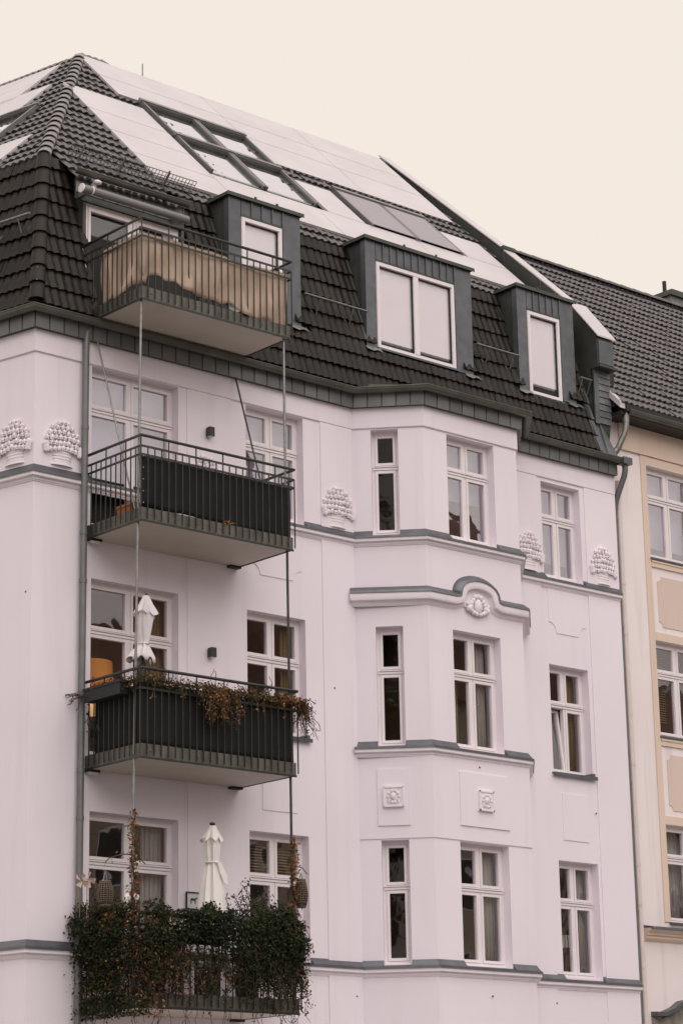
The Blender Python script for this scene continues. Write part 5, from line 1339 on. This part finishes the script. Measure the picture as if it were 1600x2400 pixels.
# --- wicker lanterns
def lantern(c, r, h_, hang, label):
    t = thing('wicker_lantern', label, 'lantern', (c[0], c[1], c[2] - h_ / 2)); c = Vector(c)
    pr = lambda v: r * (.62 + .38 * math.sin(math.pi * min(1, max(0, v)) ** .85))
    s = MB()
    for k in range(13):
        v = k / 12; z = c.z - h_ / 2 + h_ * v; rr = pr(v)
        s.tube([(c.x + rr * math.cos(2 * math.pi * q / 20), c.y + rr * math.sin(2 * math.pi * q / 20), z + .006 * math.sin(q * 2.5 + k)) for q in range(21)], (.0055 if k not in (0, 12) else .012), 5, False)
    s.build('weave', M['wicker'], t)
    s = MB()
    for q in range(16):
        a = 2 * math.pi * q / 16; s.tube([(c.x + pr(k / 8) * math.cos(a), c.y + pr(k / 8) * math.sin(a), c.z - h_ / 2 + h_ * k / 8) for k in range(9)], .005, 4, False)
    s.build('rib', M['wicker'], t)
    s = MB(); lathe(s, (c.x, c.y, c.z - h_ / 2), [(pr(0) * .95, 0), (pr(0) * .95, .02)], 16); lathe(s, (c.x, c.y, c.z - h_ / 2 + .02), [(r * .8, 0), (r * .9, h_ * .5), (r * .75, h_ * .85)], 14); s.build('core', M['black'], t)
    s = MB(); s.tube([(c.x - r * .3, c.y, c.z + h_ / 2), (c.x - r * .12, c.y, c.z + h_ / 2 + hang * .6), (c.x, c.y, c.z + h_ / 2 + hang), (c.x + r * .12, c.y, c.z + h_ / 2 + hang * .6), (c.x + r * .3, c.y, c.z + h_ / 2)], .009, 5); s.build('hanger', M['galv'], t)
lantern((20.06, 27.74, 5.80), .115, .33, .17, 'barrel shaped wicker lantern hanging left of the orange creeper')
lantern((23.66, 27.78, 6.04), .10, .40, .12, 'dark wicker lantern behind the creeper at the right rod')

# --- framed picture with a small animal
t = thing('framed_picture', 'small framed picture of a brown animal on the white wall behind the ivy', 'picture', (22.65, 29.05, 5.87))
s = MB(); o0, o1 = .024, .05
for (a, b, c, d) in ((22.515, 22.53, 5.87, 6.13), (22.775, 22.79, 5.87, 6.13), (22.53, 22.775, 6.115, 6.13), (22.53, 22.775, 5.87, 5.885)): s.fbox(F_main, a, b, o0, o1, c, d)
s.build('frame', M['plastic'], t)
s = MB(); s.fbox(F_main, 22.53, 22.775, .026, .034, 5.885, 6.115); s.build('print', M['picture'], t)
s = MB(); dog = [(22.60, 5.95), (22.615, 5.95), (22.62, 6.0), (22.675, 6.0), (22.68, 5.95), (22.695, 5.95), (22.70, 6.02), (22.725, 6.03), (22.73, 6.045), (22.70, 6.055), (22.69, 6.035), (22.61, 6.04), (22.585, 6.0), (22.59, 5.985), (22.605, 6.01)]
s.prism([F_main(p[0], .0345, p[1]) for p in dog], (0, -.002, 0)); s.build('animal_print', M['dogbrown'], t)

# --- paper windmills, white blossoms, teal pot, chair
def windmill(x, y, z, r, label, tilt):
    t = thing('toy_windmill', label, 'toy windmill', (x, y, z - .5))
    s = MB(); s.tube([(x, y + .02, z - .5), (x, y + .02, z)], .006, 5); s.build('stick', M['wicker'], t)
    for k in range(4):
        a = tilt + k * math.pi / 2; d = Vector((math.cos(a), 0, math.sin(a))); e = Vector((-math.sin(a), 0, math.cos(a)))
        p = Vector((x, y, z)); s = MB(); vs = [p, p + d * r, p + d * r * .75 + e * r * .6 - Vector((0, .035, 0)), p + e * r * .2 - Vector((0, .03, 0))]
        s.add(vs, [(0, 1, 2), (0, 2, 3)]); o = s.build('blade', M['paper'], t); md = o.modifiers.new('thick', 'SOLIDIFY'); md.thickness = .003
windmill(19.56, 27.62, 5.93, .11, 'pinkish paper windmill nearest the downpipe above the ivy', .7)
windmill(19.68, 27.62, 5.95, .12, 'pinkish paper windmill nearest the wicker lantern above the ivy', 1.1)
for i, (x, z) in enumerate(((20.53, 5.80), (20.68, 5.81))):
    s = MB(); 
    for k in range(6): s.blob((x + .022 * math.cos(k * 1.05), 27.85, z + .026 * math.sin(k * 1.05)), .03, 6, 4, (1, .5, 1))
    s.blob((x, 27.84, z), .022); s.tube([(x, 27.87, z - .25), (x, 27.86, z)], .005, 4)
    tag(s.build('white_blossom', M['flower'], None, 60), ('white blossom just left of the creeper on the left rod', 'white blossom just right of the creeper on the left rod')[i], 'flower')
t = thing('garden_chair', 'dark garden chair standing behind the ivy railing', 'chair', (21.35, 28.35, ZB[3] + .11)); zf = ZB[3] + .11
s = MB(); s.box(21.12, 21.58, 28.15, 28.58, zf + .43, zf + .46); s.build('seat', M['plastic'], t)
for k in range(4):
    s = MB(); s.box(21.12, 21.58, 28.57 + k * .012, 28.59 + k * .012, zf + .52 + k * .11, zf + .60 + k * .11); s.build('back_slat', M['plastic'], t)
for (x, y) in ((21.14, 28.17), (21.56, 28.17), (21.14, 28.57), (21.56, 28.57)):
    s = MB(); s.box(x - .015, x + .015, y - .015, y + .015, zf, zf + (.43 if y < 28.3 else .95)); s.build('leg', M['plastic'], t)
t = thing('garden_table', 'dark garden table half hidden behind the ivy railing', 'table', (22.05, 28.5, ZB[3] + .11))
s = MB(); s.box(21.75, 22.45, 28.25, 28.75, zf + .70, zf + .73); s.build('table_top', M['plastic'], t)
for (x, y) in ((21.79, 28.29), (22.41, 28.29), (21.79, 28.71), (22.41, 28.71)):
    s = MB(); s.box(x - .02, x + .02, y - .02, y + .02, zf, zf + .70); s.build('leg', M['plastic'], t)
t = MB(); t.box(21.95, 22.3, 28.0, 28.16, zf + .02, zf + .52); tag(t.build('storage_crate', M['fixture']), 'dark crate on the floor in front of the garden table', 'crate')
t = MB(); lathe(t, (20.98, 28.0, ZB[3] + .11), [(.10, 0), (.14, .28), (.15, .3), (.13, .3)], 16); tag(t.build('glazed_pot', M['teal'], None, 50), 'teal glazed pot on the floor behind the ivy railing', 'pot')
t = MB(); lathe(t, (22.95, 28.2, ZB[3] + .11), [(.15, 0), (.2, .45), (.21, .48), (.18, .48)], 16); tag(t.build('tall_pot', M['fixture'], None, 50), 'tall dark pot holding the bushy shrub beside the white parasol', 'pot')
